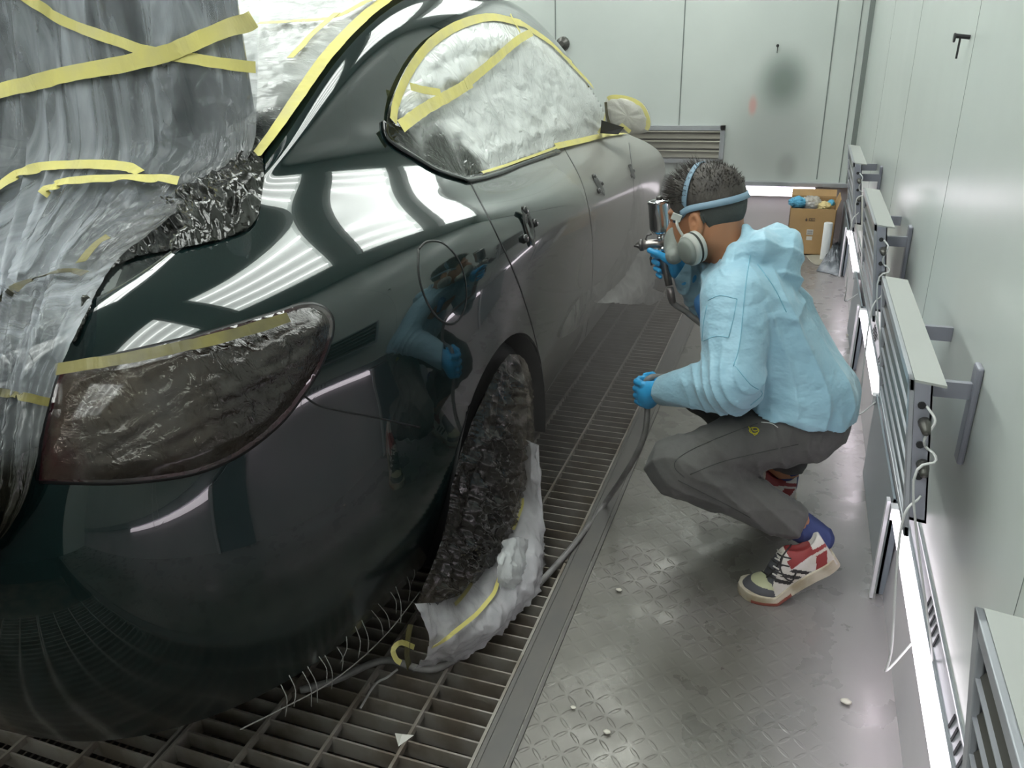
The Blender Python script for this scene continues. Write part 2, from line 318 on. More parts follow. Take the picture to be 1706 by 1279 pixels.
# back wall tube pair + louvre
a=atY(1228,315,YB-.02); b2=atY(1357,322,YB-.02)
e=empty('wall_tube_light',(b2.x,YB,.32),'pair of glowing tubes low on the back wall behind the painter\'s head','tube light')
B().tube([(-1.25,YB-.0,.345),(b2.x,YB-.0,.345)],.014,10).build('tube',ledm,e,True)
B().tube([(-1.25,YB-.0,.31),(b2.x,YB-.0,.31)],.012,10).build('tube',ledm,e,True)
c=B(); c.box(-1.3,b2.x+.1,YB+.014,YB+.05,.295,.365); c.box(b2.x,b2.x+.05,YB-.02,YB+.04,.295,.365); c.build('fitting',trimm,e)
e=empty('wall_louvre',(-.8,YB,.5),'framed metal louvre vent with horizontal slats on the back wall','vent')
X0,X1,Z0,Z1=-1.35,-.52,.52,.775
c=B(); c.box(X0,X1,YB-.045,YB-.0,Z1-.03,Z1); c.box(X0,X1,YB-.045,YB-.0,Z0,Z0+.03); c.box(X1-.03,X1,YB-.045,YB,Z0,Z1); c.box(X0,X0+.03,YB-.045,YB,Z0,Z1); c.build('frame',trimm,e)
bs=mat('bronze_slat',(.12,.11,.085),.35,metal=.3)
lipm=mat('slat_lip',(.42,.40,.33),.35)
c=B()
for k in range(3):
    z=Z0+.035+.065*k
    c.hexa([(X0+.03,YB-.036,z),(X1-.03,YB-.036,z),(X1-.03,YB-.005,z+.055),(X0+.03,YB-.005,z+.055),(X0+.03,YB-.040,z+.004),(X1-.03,YB-.040,z+.004),(X1-.03,YB-.009,z+.06),(X0+.03,YB-.009,z+.06)])
c.box(X0+.03,X1-.03,YB-.004,YB-.001,Z0+.03,Z1-.03); c.build('slats',bs,e)
c=B()
for k in range(3):
    z=Z0+.035+.065*k+.052; c.box(X0+.03,X1-.03,YB-.044,YB-.036,z-.004,z+.002)
c.build('slat_lips',lipm,e)
# ================================================================ CAR
CX=-1.57
def ncs(t,Y):
    """natural cubic spline second derivatives, vectorised over trailing axes"""
    n=len(t); hh=np.diff(t); A=np.zeros((n,n)); rh=np.zeros((n,)+Y.shape[1:]); A[0,0]=A[-1,-1]=1
    for i in range(1,n-1):
        A[i,i-1]=hh[i-1]; A[i,i]=2*(hh[i-1]+hh[i]); A[i,i+1]=hh[i]
        rh[i]=6*((Y[i+1]-Y[i])/hh[i]-(Y[i]-Y[i-1])/hh[i-1])
    return np.linalg.solve(A,rh.reshape(n,-1)).reshape(rh.shape)
def nce(t,Y,q):
    M=ncs(t,Y); i=np.clip(np.searchsorted(t,q)-1,0,len(t)-2); hh=(t[i+1]-t[i]); a=(t[i+1]-q)/hh; b=(q-t[i])/hh
    sh=(-1,)+(1,)*(Y.ndim-1); a=a.reshape(sh); b=b.reshape(sh); hh=hh.reshape(sh)
    return a*Y[i]+b*Y[i+1]+((a**3-a)*M[i]+(b**3-b)*M[i+1])*hh**2/6
YS=[1.0,1.2,1.5,1.8,2.2,2.7,3.2,3.7,4.2,4.7,5.05]
rows=[ # X list, Z list
 ([-.80,-.765,-.745,-.74,-.745,-.745,-.745,-.745,-.745,-.80,-.92],[.25,.225,.21,.21,.23,.25,.25,.25,.23,.22,.24]),
 ([-.775,-.72,-.685,-.675,-.69,-.70,-.70,-.70,-.70,-.75,-.88],[.37]*11),
 ([-.765,-.705,-.668,-.658,-.668,-.68,-.68,-.68,-.68,-.73,-.87],[.55,.55,.55,.55,.55,.55,.55,.54,.53,.50,.46]),
 ([-.765,-.705,-.668,-.658,-.664,-.67,-.672,-.675,-.68,-.74,-.88],[.75,.76,.77,.76,.74,.72,.705,.69,.67,.63,.57]),
 ([-.785,-.73,-.697,-.685,-.682,-.682,-.69,-.70,-.715,-.78,-.93],[.925,.945,.957,.95,.92,.88,.855,.835,.80,.74,.65]),
 ([-.87,-.82,-.78,-.762,-.76,-.76,-.77,-.785,-.80,-.85,-1.0],[1.0,1.025,1.03,1.012,.975,.945,.925,.905,.86,.79,.69]),
 ([-.97,-.93,-.88,-.85,-.84,-.845,-.855,-.87,-.885,-.93,-1.07],[1.035,1.08,1.10,1.075,1.025,.995,.972,.95,.90,.82,.71]),
 ([-1.02,-.985,-.945,-.94,-.93,-.925,-.92,-.895,-.92,-.98,-1.13],[1.02,1.10,1.19,1.23,1.225,1.215,1.18,1.06,.93,.835,.715]),
 ([-1.08,-1.03,-.985,-.985,-1.0,-1.01,-1.0,-.945,-.97,-1.07,-1.22],[.96,1.07,1.25,1.37,1.445,1.46,1.405,1.17,.945,.845,.72]),
 ([-1.3,-1.3,-1.28,-1.26,-1.25,-1.24,-1.22,-1.2,-1.2,-1.25,-1.37],[.86,.98,1.23,1.385,1.485,1.50,1.45,1.21,.97,.86,.73]),
 ([CX]*11,[.83,.95,1.22,1.395,1.505,1.525,1.48,1.25,.99,.88,.74])]
rear=[ # colA centre, colB, colC, colD corner  (X,Y,Z)
 [[(CX,.66,.25),(CX,.60,.37),(CX,.575,.53),(CX,.60,.72),(CX,.68,.87),(CX,.735,.93),(CX,.79,.95),(CX,.85,.93),(CX,.92,.87),(CX,1.0,.82),(CX,1.1,.80)],
  [(-1.3,.67,.25),(-1.3,.615,.37),(-1.3,.59,.53),(-1.3,.615,.72),(-1.3,.69,.87),(-1.3,.745,.935),(-1.3,.80,.955),(-1.31,.86,.935),(-1.34,.92,.88),(-1.42,1.0,.82),(CX,1.1,.80)],
  [(-1.08,.70,.25),(-1.08,.645,.37),(-1.07,.62,.54),(-1.07,.645,.73),(-1.08,.72,.88),(-1.10,.775,.945),(-1.13,.83,.965),(-1.16,.88,.945),(-1.2,.93,.89),(-1.36,1.0,.83),(CX,1.1,.81)],
  [(-.93,.79,.25),(-.91,.745,.37),(-.90,.72,.55),(-.90,.74,.74),(-.925,.80,.905),(-.975,.85,.975),(-1.03,.89,1.0),(-1.07,.93,.985),(-1.12,.97,.93),(-1.32,1.03,.84),(CX,1.1,.82)]]]
ncol=4+len(YS); CP=np.zeros((ncol,11,3))
for c in range(4): CP[c]=np.array(rear[0][c])
for j,y in enumerate(YS):
    for r in range(11): CP[4+j,r]=(rows[r][0][j],y,rows[r][1][j])
CP[4,0:3,1]-=.02
# mirror column before the centre for a flat rear
pre=CP[1].copy(); pre[:,0]=2*CX-pre[:,0]; CPx=np.concatenate([pre[None],CP],0)
cd=np.linalg.norm(np.diff(CPx[:,1:7],axis=0),axis=2).mean(1); tu=np.concatenate([[0],np.cumsum(cd)])
rd=np.linalg.norm(np.diff(CPx,axis=1),axis=2)[4:12].mean(0); tv=np.concatenate([[0],np.cumsum(rd)])
NU,NV=430,190
qu=np.linspace(tu[1],tu[-1],NU); qv=np.linspace(0,tv[-1],NV)
S=nce(tu,CPx,qu); S=np.swapaxes(nce(tv,np.swapaxes(S,0,1),qv),0,1)      # NU x NV x 3
du=np.gradient(S,axis=0); dv_=np.gradient(S,axis=1); NRM=np.cross(du,dv_); NRM/=np.linalg.norm(NRM,axis=2,keepdims=True)+1e-9
if NRM[NU//2,NV//4,0]<0: NRM=-NRM
idx=lambda i,j:i*NV+j
skinF=[(idx(i,j),idx(i+1,j),idx(i+1,j+1),idx(i,j+1)) for i in range(NU-1) for j in range(NV-1)]
SV=S.reshape(-1,3)
BV=BVHTree.FromPolygons([tuple(p) for p in SV],skinF)
def shoot(px,py,off=0.0):
    d=ray(px,py); loc,nn,ix,ds=BV.ray_cast(Vector((0,0,H)),d.normalized(),12)
    if loc is None: return None,None
    if nn.dot(d)>0: nn=-nn
    return loc+nn*off,nn
def shoots(pts,off=0):
    out=[]
    for p in pts:
        l,n=shoot(p[0],p[1],off)
        if l is not None: out.append(l)
    return out
def dens(pts,step=6,closed=False):
    """resample pixel polyline smoothly"""
    P=list(pts)+([pts[0]] if closed else []); L=sum(math.dist(P[i],P[i+1]) for i in range(len(P)-1)); return spline(P,max(6,int(L/step)))
# ---- classification of the skin into panels
def YofZ(px): 
    pts=[p for p in shoots(dens(px,8))]; return sorted((p.z,p.y) for p in pts)
seamR=[(780,297),(815,365),(855,450),(880,520),(898,590),(908,650)]
seamF=[(940,247),(968,300),(983,360),(988,430),(984,500),(975,560),(965,610)]
seamG=[(1048,238),(1055,300),(1056,360),(1052,420),(1046,470)]
def interp(tab,z):
    zs=[t[0] for t in tab]; ys_=[t[1] for t in tab]; return float(np.interp(z,zs,ys_))
tR,tF,tG=YofZ(seamR),YofZ(seamF),YofZ(seamG)
AC=(1.75,.30); AR=.365; FC=(4.42,.30)
def inarch(p,g=0):
    return p[0]>-.95 and (math.hypot(p[1]-AC[0],p[2]-AC[1])<AR-g or math.hypot(p[1]-FC[0],p[2]-FC[1])<AR-g)
SVm=SV.copy()
# pull border vertices onto the arch circle
for C0 in (AC,FC):
    dy=SVm[:,1]-C0[0]; dz=SVm[:,2]-C0[1]; rr_=np.hypot(dy,dz); sel=(SVm[:,0]>-.95)&(abs(rr_-AR)<.0075)
    k=AR/np.where(rr_==0,1,rr_); SVm[sel,1]=C0[0]+dy[sel]*k[sel]; SVm[sel,2]=C0[1]+dz[sel]*k[sel]
cls=[]
bz=.735
for f in skinF:
    c=SVm[list(f)].mean(0)
    if inarch(c): cls.append(-1); continue
    if c[0]>-1.0 and .30<c[2]<1.06 and c[1]>1.2:
        k=0
        yr=interp(tR,c[2]); yf=interp(tF,c[2]); yg=interp(tG,c[2])
        if c[1]>yr and c[1]<yf: k=1
        elif c[1]>=yf and c[1]<yg: k=2
        elif c[1]>=yg: k=4
        cls.append(k)
    elif c[1]<1.37 and c[2]<.77-max(0,(c[1]-.95))*.12 and c[1]<1.42: cls.append(3)
    else: cls.append(0)
paint=bpy.data.materials.new('wet_black_paint'); paint.use_nodes=True; h=NT(paint); b=h.b
geo=h.n('ShaderNodeNewGeometry'); sx=h.n('ShaderNodeSeparateXYZ'); h.l(geo.outputs['Position'],sx.inputs[0])
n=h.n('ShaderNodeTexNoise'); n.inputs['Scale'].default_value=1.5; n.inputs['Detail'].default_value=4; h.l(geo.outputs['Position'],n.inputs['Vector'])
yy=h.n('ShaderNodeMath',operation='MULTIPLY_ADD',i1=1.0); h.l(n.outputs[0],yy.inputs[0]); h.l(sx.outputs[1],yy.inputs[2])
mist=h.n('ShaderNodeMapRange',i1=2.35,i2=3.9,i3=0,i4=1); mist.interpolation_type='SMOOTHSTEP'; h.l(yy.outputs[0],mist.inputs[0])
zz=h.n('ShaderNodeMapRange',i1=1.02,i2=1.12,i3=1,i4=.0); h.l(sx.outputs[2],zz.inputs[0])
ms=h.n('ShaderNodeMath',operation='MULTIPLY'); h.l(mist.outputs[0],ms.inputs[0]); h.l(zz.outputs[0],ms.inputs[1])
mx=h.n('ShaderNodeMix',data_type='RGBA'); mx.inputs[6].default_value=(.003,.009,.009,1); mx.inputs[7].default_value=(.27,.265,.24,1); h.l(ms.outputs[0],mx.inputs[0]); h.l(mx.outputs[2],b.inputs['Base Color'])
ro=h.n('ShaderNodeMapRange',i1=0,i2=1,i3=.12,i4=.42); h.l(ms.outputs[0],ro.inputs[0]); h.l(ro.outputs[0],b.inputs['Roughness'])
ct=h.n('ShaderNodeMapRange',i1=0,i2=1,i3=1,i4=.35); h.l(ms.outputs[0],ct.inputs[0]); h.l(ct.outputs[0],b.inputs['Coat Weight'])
cr_=h.n('ShaderNodeMapRange',i1=0,i2=1,i3=.012,i4=.16); h.l(ms.outputs[0],cr_.inputs[0])
lo_=h.n('ShaderNodeMapRange',i1=.36,i2=.56,i3=.22,i4=0); h.l(sx.outputs[2],lo_.inputs[0]); la=h.n('ShaderNodeMath',operation='ADD'); h.l(cr_.outputs[0],la.inputs[0]); h.l(lo_.outputs[0],la.inputs[1]); h.l(la.outputs[0],b.inputs['Coat Roughness'])
b.inputs['Specular IOR Level'].default_value=.15; b.inputs['Coat IOR'].default_value=1.55
blackm=mat('black_gap',(.004,.004,.005),.4)
blackg=mat('gloss_black_trim',(.006,.006,.007),.12,coat=.6)
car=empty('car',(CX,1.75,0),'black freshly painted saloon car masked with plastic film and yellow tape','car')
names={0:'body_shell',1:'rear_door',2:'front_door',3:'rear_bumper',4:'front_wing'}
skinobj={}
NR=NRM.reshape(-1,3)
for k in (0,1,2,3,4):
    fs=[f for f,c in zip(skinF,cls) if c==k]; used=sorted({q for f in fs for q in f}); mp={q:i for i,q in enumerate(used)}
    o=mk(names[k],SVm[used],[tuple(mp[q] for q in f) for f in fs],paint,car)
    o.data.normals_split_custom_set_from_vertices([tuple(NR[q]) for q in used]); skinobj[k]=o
# other half of the car (mirrored, out of sight but closes the body) and inner liner
fs=[f[::-1] for f,c in zip(skinF,cls) if c>=0]
MV=SVm.copy(); MV[:,0]=2*CX-MV[:,0]
o=mk('far_side_shell',MV,fs,paint,car)
lin=B(); lin.box(-2.3,-.84,1.05,4.9,.25,.31); lin.build('underbody',blackm,car)
# wheel arch liners
def liner(C0,name):
    v=[];f=[];n_=24
    for i in range(n_+1):
        a=math.pi*i/n_-.15+.3*i/n_*0; 
        a=-.2+(math.pi+.4)*i/n_
        for x in (-.655,-.70,-1.0): v.append((x-(.012 if x==-.655 else 0),C0[0]+math.cos(a)*(AR-.004),C0[1]+math.sin(a)*(AR-.004)))
    for i in range(n_):
        for j in range(2): f.append((i*3+j,i*3+j+1,i*3+j+4,i*3+j+3))
    return mk(name,v,f,blackm,car)
liner(AC,'arch_liner'); liner(FC,'arch_liner')
# wheels
rub=mat('tyre_rubber',(.012,.012,.013),.6); rim=mat('alloy_rim',(.35,.35,.36),.3,metal=.8)
for C0 in (AC,FC):
    for x0,sg in ((-.70,1),(2*CX+.70,-1)):
        v=[];f=[];n_=40; prof=[(-.20,.20),(-.21,.27),(-.20,.31),(-.17,.325),(-.04,.325),(-.01,.31),(0,.27),(-.01,.20)]
        for i in range(n_):
            a=2*math.pi*i/n_
            for dx,r in prof: v.append((x0+sg*(dx),C0[0]+math.cos(a)*r,.326+math.sin(a)*r))
        P=len(prof)
        for i in range(n_):
            for j in range(P): f.append((i*P+j,((i+1)%n_)*P+j,((i+1)%n_)*P+(j+1)%P,i*P+(j+1)%P))
        wo=mk('wheel',v,f,rub,car)
        q=B(); q.tube([(x0-sg*.03,C0[0],.326),(x0-sg*.02,C0[0],.326)],.06,16)
        for k in range(5):
            a=2*math.pi*k/5; q.bar((x0-sg*.025,C0[0]+math.cos(a)*.04,.326+math.sin(a)*.04),(x0-sg*.02,C0[0]+math.cos(a)*.205,.326+math.sin(a)*.205),.05,.02,up=(1,0,0))
        ro_=q.build('rim',rim,wo); 
        if False: pass
# ---- surface strips
def strip(pts,wd,off,name,m,parent,th=.0012,uneven=0,flat=True,closed=False):
    """ribbon of width wd (m) following pixel path pts on the body"""
    if name=='tape': wd*=.6
    L=[];N=[]
    for p in dens(pts,5,closed):
        l,nn=shoot(p[0],p[1],off)
        if l is not None: L.append(l);N.append(nn)
    return ribbon(L,N,wd,name,m,parent,th,uneven)
def ribbon(L,N,wd,name,m,parent,th=.0012,uneven=0):
    v=[];f=[]
    for i,(p,nn) in enumerate(zip(L,N)):
        t=(L[min(i+1,len(L)-1)]-L[max(i-1,0)]).normalized(); sd=t.cross(nn).normalized()
        ww=wd/2*(1+uneven*.5*(noise.noise(p*30)))
        wob=nn*(uneven*.006*noise.noise(p*90))
        v+=[p-sd*ww+wob,p+wob,p+sd*ww+wob]
    for i in range(len(L)-1): f+=[(i*3,i*3+1,i*3+4,i*3+3),(i*3+1,i*3+2,i*3+5,i*3+4)]
    o=mk(name,v,f,m,parent,smooth=not(name=='tape')); thicken(o,min(th,.0006) if name=='tape' else th); return o
for pts,nm_ in ((seamR,'door_gap'),(seamF,'door_gap'),(seamG,'door_gap')): strip(pts,.0055,.0004,nm_,blackm,car,.0006)
fuel=[(697,415),(712,402),(738,405),(762,430),(775,465),(776,505),(765,532),(748,540),(728,528),(710,500),(698,460)]
fo_=strip(fuel,.005,.0006,'fuel_door_gap',blackm,car,.0006,closed=True)
strip([(505,658),(528,674),(560,683),(620,694),(700,712)],.0035,.0006,'bumper_gap',blackm,car,.0005)
# ---- patches on the body
def inpoly(x,y,P):
    c=False;j=len(P)-1
    for i in range(len(P)):
        if (P[i][1]>y)!=(P[j][1]>y) and x<(P[j][0]-P[i][0])*(y-P[i][1])/(P[j][1]-P[i][1])+P[i][0]: c=not c
        j=i
    return c
def crinkle(p,sc=18,seed=0.):
    q=Vector(p)*sc+Vector((seed,seed*2,seed*3)); a=1-abs(noise.noise(q))*2.2; b_=1-abs(noise.noise(q*2.3+Vector((5,1,2))))*2.2; return a*a*.65+b_*b_*.35
def patch(poly,name,m,parent,off=.004,amp=.006,sc=18,step=4,stretch=(1,1,1),bow=0,offset_fn=None,sh=None):
    sh=sh or shoot
    P=[tuple(q) for q in dens(poly,8,True)]; xs=[p[0] for p in P]; ys_=[p[1] for p in P]
    x0,y0=min(xs)-step,min(ys_)-step; nx=int((max(xs)-x0)/step)+2; ny=int((max(ys_)-y0)/step)+2
    key={}; v=[]
    Pa=np.array(P)
    def vert(i,j):
        if (i,j) in key: return key[(i,j)]
        x=x0+i*step;y=y0+j*step
        if not inpoly(x,y,P):
            d2=((Pa-[x,y])**2).sum(1); k=d2.argmin(); x,y=Pa[k]
            e=0.
        else:
            e=min(1.,math.sqrt(((Pa-[x,y])**2).sum(1).min())/30.)
        l,nn=sh(x,y)
        if l is None: key[(i,j)]=None; return None
        q=Vector((l.x*stretch[0],l.y*stretch[1],l.z*stretch[2]))
        a=amp*crinkle(q,sc)*(.15+.85*e)
        o=off*(.3+.7*e)+a+bow*e
        if offset_fn: o+=offset_fn(x,y,l)*e
        v.append(l+nn*o); key[(i,j)]=len(v)-1; return key[(i,j)]
    f=[]
    for i in range(nx):
        for j in range(ny):
            ins=sum(inpoly(x0+a*step,y0+b_*step,P) for a,b_ in ((i,j),(i+1,j),(i+1,j+1),(i,j+1)))
            if ins==0: continue
            q=[vert(i,j),vert(i+1,j),vert(i+1,j+1),vert(i,j+1)]
            if None in q: continue
            f.append(tuple(q))
    return mk(name,v,f,m,parent)
# ================================================================ MASKING FILM AND TAPE
tape=mat('yellow_masking_tape',(.60,.54,.17),.55,bump=(30,.4,.004,3),var=((.52,.47,.20),12,.4,.7))
tape_old=mat('paint_dusted_tape',(.15,.13,.035),.45,bump=(30,.4,.004,3),var=((.06,.055,.03),7,.4,.6))
filmW=film_mat('window_film',(.86,.88,.86),(.84,.99),(1,1,1),.16,7,[(tuple(shoot(672,245)[0]),.05,.20),(tuple(shoot(730,270)[0]),.04,.20),(tuple(shoot(785,285)[0]),.02,.15)],.9,9,dark=(.02,.022,.018),trn=.12,bdist=.015)
filmR=film_mat('rear_glass_film',(.58,.60,.58),(.72,.97),(1,4,1.5),.2,7,[((-1.0,1.35,1.15),.08,.30)],.5,12,trn=.15)
filmB=film_mat("boot_film",(.54,.57,.62),(.16,.80),(6,1,1),.2,2.2,[((-.98,1.22,1.10),.10,.36),((-1.0,.95,.97),.02,.16),((-1.02,.70,.76),.05,.30),((-1.20,.75,.72),.08,.50)],.6,5,dark=(.014,.013,.009),bdist=.012,trn=.22,wetrough=.09)
filmD=film_mat('paint_soaked_film',(.014,.014,.012),(.93,.99),(1,1,1),.05,7,None,.5,30,bdist=.003,trn=.02)
filmL=film_mat('lamp_film',(.10,.08,.06),(.2,.7),(1,5,2.5),.08,3.5,[((-.80,1.13,.86),.18,.40),((-.90,.85,.70),.08,.24)],.7,9,dark=(.014,.010,.008),bdist=.01,trn=.1)
filmS=film_mat('skirt_film',(.74,.73,.76),(.55,.9),(1,1,1),.25,6,[((-.70,1.45,.45),.15,.42)],.6,9,trn=.2)
filmF=film_mat('front_film',(.72,.72,.69),(.40,.85),(1,1,2),.3,5,None,.5,9,trn=.25)
# ---- side windows: black moulding, film, tape
win=[(642,216),(646,182),(662,140),(682,103),(712,70),(758,43),(815,30),(868,42),(910,70),(950,108),(985,145),(1003,168),(1008,200),(1009,224),(975,234),(930,244),(860,268),(815,287),(782,296),(752,288),(712,268),(675,248),(652,232)]
strip([(640,205),(643,226),(655,240),(690,262),(725,283),(765,297),(782,300),(830,288),(870,272),(930,252)],.020,.004,'window_moulding',blackg,car,.006)
wf=empty('window_film',tuple(shoot(840,160)[0]),'clear plastic film taped over the side windows, wet paint in its lower rear corner','plastic film')
def swell(x,y,l):
    return .008+.012*abs(noise.noise(Vector((x*.02,y*.02,0))))
patch(win,'film_sheet',filmW,wf,.004,.007,15,4,offset_fn=swell)
topT=[(650,205),(654,175),(668,138),(690,100),(720,68),(765,42),(815,31),(866,41),(912,72),(952,112),(985,147),(1003,170)]
strip(topT[:8],.042,.010,'tape',tape,wf,uneven=.15); strip(topT[7:],.034,.010,'tape',tape,wf,uneven=.15)
strip([(922,246),(950,240),(985,232),(1010,227),(1040,224)],.04,.010,'tape',tape,wf,uneven=.15)
strip([(800,292),(850,275),(926,247)],.014,.010,'tape',tape,wf,uneven=.15)
strip([(650,222),(690,190),(735,163),(768,142)],.05,.034,'tape',tape,wf,uneven=.25)
strip([(758,146),(800,112),(845,75),(872,60)],.045,.034,'tape',tape,wf,uneven=.25)
strip([(664,150),(690,157),(716,161)],.032,.034,'tape',tape,wf,uneven=.2)
strip([(836,32),(843,45),(852,60)],.026,.034,'tape',tape,wf,uneven=.2)
strip([(989,233),(993,210),(997,190)],.035,.034,'tape',tape,wf,uneven=.2)
strip([(1006,228),(1004,205),(1001,190)],.04,.034,'tape',tape,wf,uneven=.2)
strip([(872,60),(905,80),(940,108)],.012,.034,'tape',tape,wf,uneven=.2)
# ---- rear glass
rg=[(760,-60),(690,-22),(640,6),(595,45),(545,100),(500,165),(462,222),(428,268),(400,262),(400,-60)]
gf=empty('rear_glass_film',tuple(shoot(520,60)[0]),'crinkled plastic film taped across the rear window above the black pillar','plastic film')
patch(rg,'film_sheet',filmR,gf,.006,.012,13,5,(.5,1,1))
strip([(760,-58),(690,-20),(640,8),(595,46),(545,101),(500,166),(462,223),(430,266)],.05,.010,'tape',tape,gf,uneven=.1)
strip([(436,53),(500,50),(556,45),(600,25),(660,-14)],.028,.022,'tape',tape,gf,uneven=.2)
strip([(566,38),(530,70),(505,98),(490,113)],.03,.024,'tape',tape,gf,uneven=.2)
# ---- boot: raised lid behind a big hanging sheet
lid=B(); lid.box(-2.04,-1.10,1.45,1.48,1.14,1.56); o=lid.build('boot_lid',paint,car); smooth_edges(o,.012,3)
def surf(grid,nu,nv,name,m,parent,disp=None):
    """grid: rows of 3D points -> smooth sheet"""
    Rw=[spline(r,nu) for r in grid]; cols=[spline([Rw[i][j] for i in range(len(Rw))],nv) for j in range(nu)]
    P=np.array(cols)     # nu x nv x3
    a=np.gradient(P,axis=0); b_=np.gradient(P,axis=1); N=np.cross(a,b_); N/=np.linalg.norm(N,axis=2,keepdims=True)+1e-9
    c0=np.array([0,0,H])
    s=np.sign(((c0-P)*N).sum(2).mean()); N*=s
    if disp:
        for i in range(nu):
            for j in range(nv): P[i,j]+=N[i,j]*disp(i/(nu-1),j/(nv-1),P[i,j])
    v=P.reshape(-1,3); f=[(i*nv+j,(i+1)*nv+j,(i+1)*nv+j+1,i*nv+j+1) for i in range(nu-1) for j in range(nv-1)]
    o=mk(name,v,f,m,parent); bv=BVHTree.FromPolygons([tuple(q) for q in v],f)
    return o,bv
def strip_on(bv,pts,wd,off,m,parent,name='tape',uneven=.15,fall=None):
    wd*=.62
    L=[];N=[]
    for p in dens(pts,5):
        d=ray(p[0],p[1]); l,nn,ix,ds=bv.ray_cast(Vector((0,0,H)),d.normalized(),12)
        if l is None: continue
        if nn.dot(d)>0: nn=-nn
        L.append(l);N.append(nn)
    if len(L)<3: return None
    # smooth the path a little
    for _ in range(4): L=[L[0]]+[(L[i-1]+L[i]*2+L[i+1])/4 for i in range(1,len(L)-1)]+[L[-1]]
    for _ in range(6): N=[N[0]]+[(N[i-1]+N[i]*2+N[i+1]).normalized() for i in range(1,len(N)-1)]+[N[-1]]
    L=[l+nn*off for l,nn in zip(L,N)]
    return ribbon(L,N,wd,name,m,parent,.0008,uneven)
Rt=[(446,-130,1.392),(442,-60,1.385),(432,60,1.385),(431,165,1.38),(420,262,1.36),(335,330,1.26),(250,395,1.12),(190,445,1.01),(140,540,.88),(105,610,.83),(78,690,.77),(60,780,.72),(35,850,.67),(-20,930,.64)]
Lt=[(-130,1.392),(-60,1.385),(60,1.37),(160,1.34),(260,1.29),(340,1.22),(420,1.14),(500,1.06),(580,.98),(650,.91),(720,.86),(790,.80),(870,.73),(960,.66)]
G=[]
for (x,y,Y_),(yl,Yl) in zip(Rt,Lt):
    a=atY(x,y,Y_); c=atY(-70,yl,Yl); row=[a]
    for t in (.25,.5,.75,1): 
        q=a.lerp(c,t); row.append(q)
    am=Vector((2*CX-a.x,a.y,a.z)); z_=(c.z+a.z)/2; c.z=z_
    if am.x<c.x-.1: row+=[c.lerp(am,.35),c.lerp(am,.7),am]
    else: row+=[c+(c-a)*.2,c+(c-a)*.4,c+(c-a)*.6]
    for i_,q in enumerate(row):
        dq=q-Vector((0,0,H)); l,nn,ix,ds=BV.ray_cast(Vector((0,0,H)),dq.normalized(),12)
        if l is not None and ds<dq.length+.03: row[i_]=Vector((0,0,H))+dq.normalized()*(ds-.03)
    G.append(row)
def fold(u,v,p):
    u*=1.4
    e=min(1,u*6,max(0,1.4-u)*6); s=noise.noise(Vector((u*9+ .8*v,v*1.3,3)))*.030+(1-abs(noise.noise(Vector((u*16+3*v,v*1.6,7))))*3)*.012+noise.noise(Vector((u*40+2*v,v*3,9)))*.005
    s=max(s,-.02)
    s+= (crinkle(p,16,2)*.012)*(max(0,1-u*2.2))*(1 if v>.2 else v*5)
    return (s+.008)*(.25+.75*e)
bf=empty('boot_film',tuple(atY(150,250,1.3)),'large grey plastic sheet hanging over the open boot, crossed by yellow tape','plastic film')
o,bvb=surf(G,240,200,'film_sheet',filmB,bf,fold)
strip_on(bvb,[(-60,172),(0,155),(95,130),(250,98),(350,62),(436,28)],.050,.012,tape,bf)
strip_on(bvb,[(20,-20),(60,5),(110,35),(180,63),(250,85),(340,101),(428,112)],.034,.008,tape,bf)
strip_on(bvb,[(-60,370),(0,322),(30,298),(65,284),(140,280),(215,284),(235,297)],.036,.014,tape,bf)
strip_on(bvb,[(66,332),(100,316),(150,308),(220,307),(300,308)],.032,.018,tape,bf)
strip_on(bvb,[(-60,522),(0,500),(50,480),(110,463),(150,468)],.026,.014,tape_old,bf)
strip_on(bvb,[(-60,650),(0,656),(40,662),(76,668)],.020,.014,tape_old,bf)
strip_on(bvb,[(140,452),(160,425),(185,405)],.026,.016,tape_old,bf)
# paint soaked, bunched film in the gutter beside the pillar
gut=[(432,205),(440,270),(438,310),(425,372),(380,398),(310,415),(240,428),(195,446),(168,480),(148,530),(128,572),(118,560),(140,500),(160,450),(200,390),(262,335),(330,300),(390,270)]
bg=empty('bunched_film',tuple(shoot(400,330)[0]),'glossy black paint-soaked film bunched in the gutter beside the rear pillar','plastic film')
def cr2(x,y,l): return .022*(1-abs(noise.noise(Vector((x*.045,y*.045,1))))*2)*.6+.012*noise.noise(Vector((x*.12,y*.05,4)))
patch(gut,'film_sheet',filmD,bg,.012,.020,20,3,(1,1,1),.006,offset_fn=cr2)
# ---- tail lamp
lamp=[(66,800),(72,740),(82,690),(95,640),(112,612),(160,600),(240,582),(330,560),(400,540),(460,522),(505,508),(535,512),(551,528),(552,555),(535,605),(505,655),(465,705),(405,752),(340,782),(270,796),(180,803)]
red=mat('tail_lamp_lens',(.035,.006,.009),.08,coat=1,var=((.04,.035,.035),5,.45,.55))
strip(lamp,.010,.0008,'lamp_gap',blackm,car,.0006,closed=True)
patch(lamp,'tail_lamp',red,car,.005,0,18,6)
lf=empty('lamp_film',tuple(shoot(350,650)[0]),'shiny brown plastic film stretched over the tail lamp','plastic film')
def lfold(x,y,l): 
    s=(x*.5+y*.9); return .014+.012*noise.noise(Vector((s*.02,(x-y*.5)*.004,2)))+.006*noise.noise(Vector((s*.07,(x-y*.5)*.008,5)))
lampi=[(70,798),(78,740),(88,690),(100,645),(116,618),(160,606),(240,588),(330,566),(400,546),(460,528),(505,514),(532,518),(545,532),(546,555),(530,602),(500,650),(460,698),(402,745),(338,776),(270,790),(180,798)]
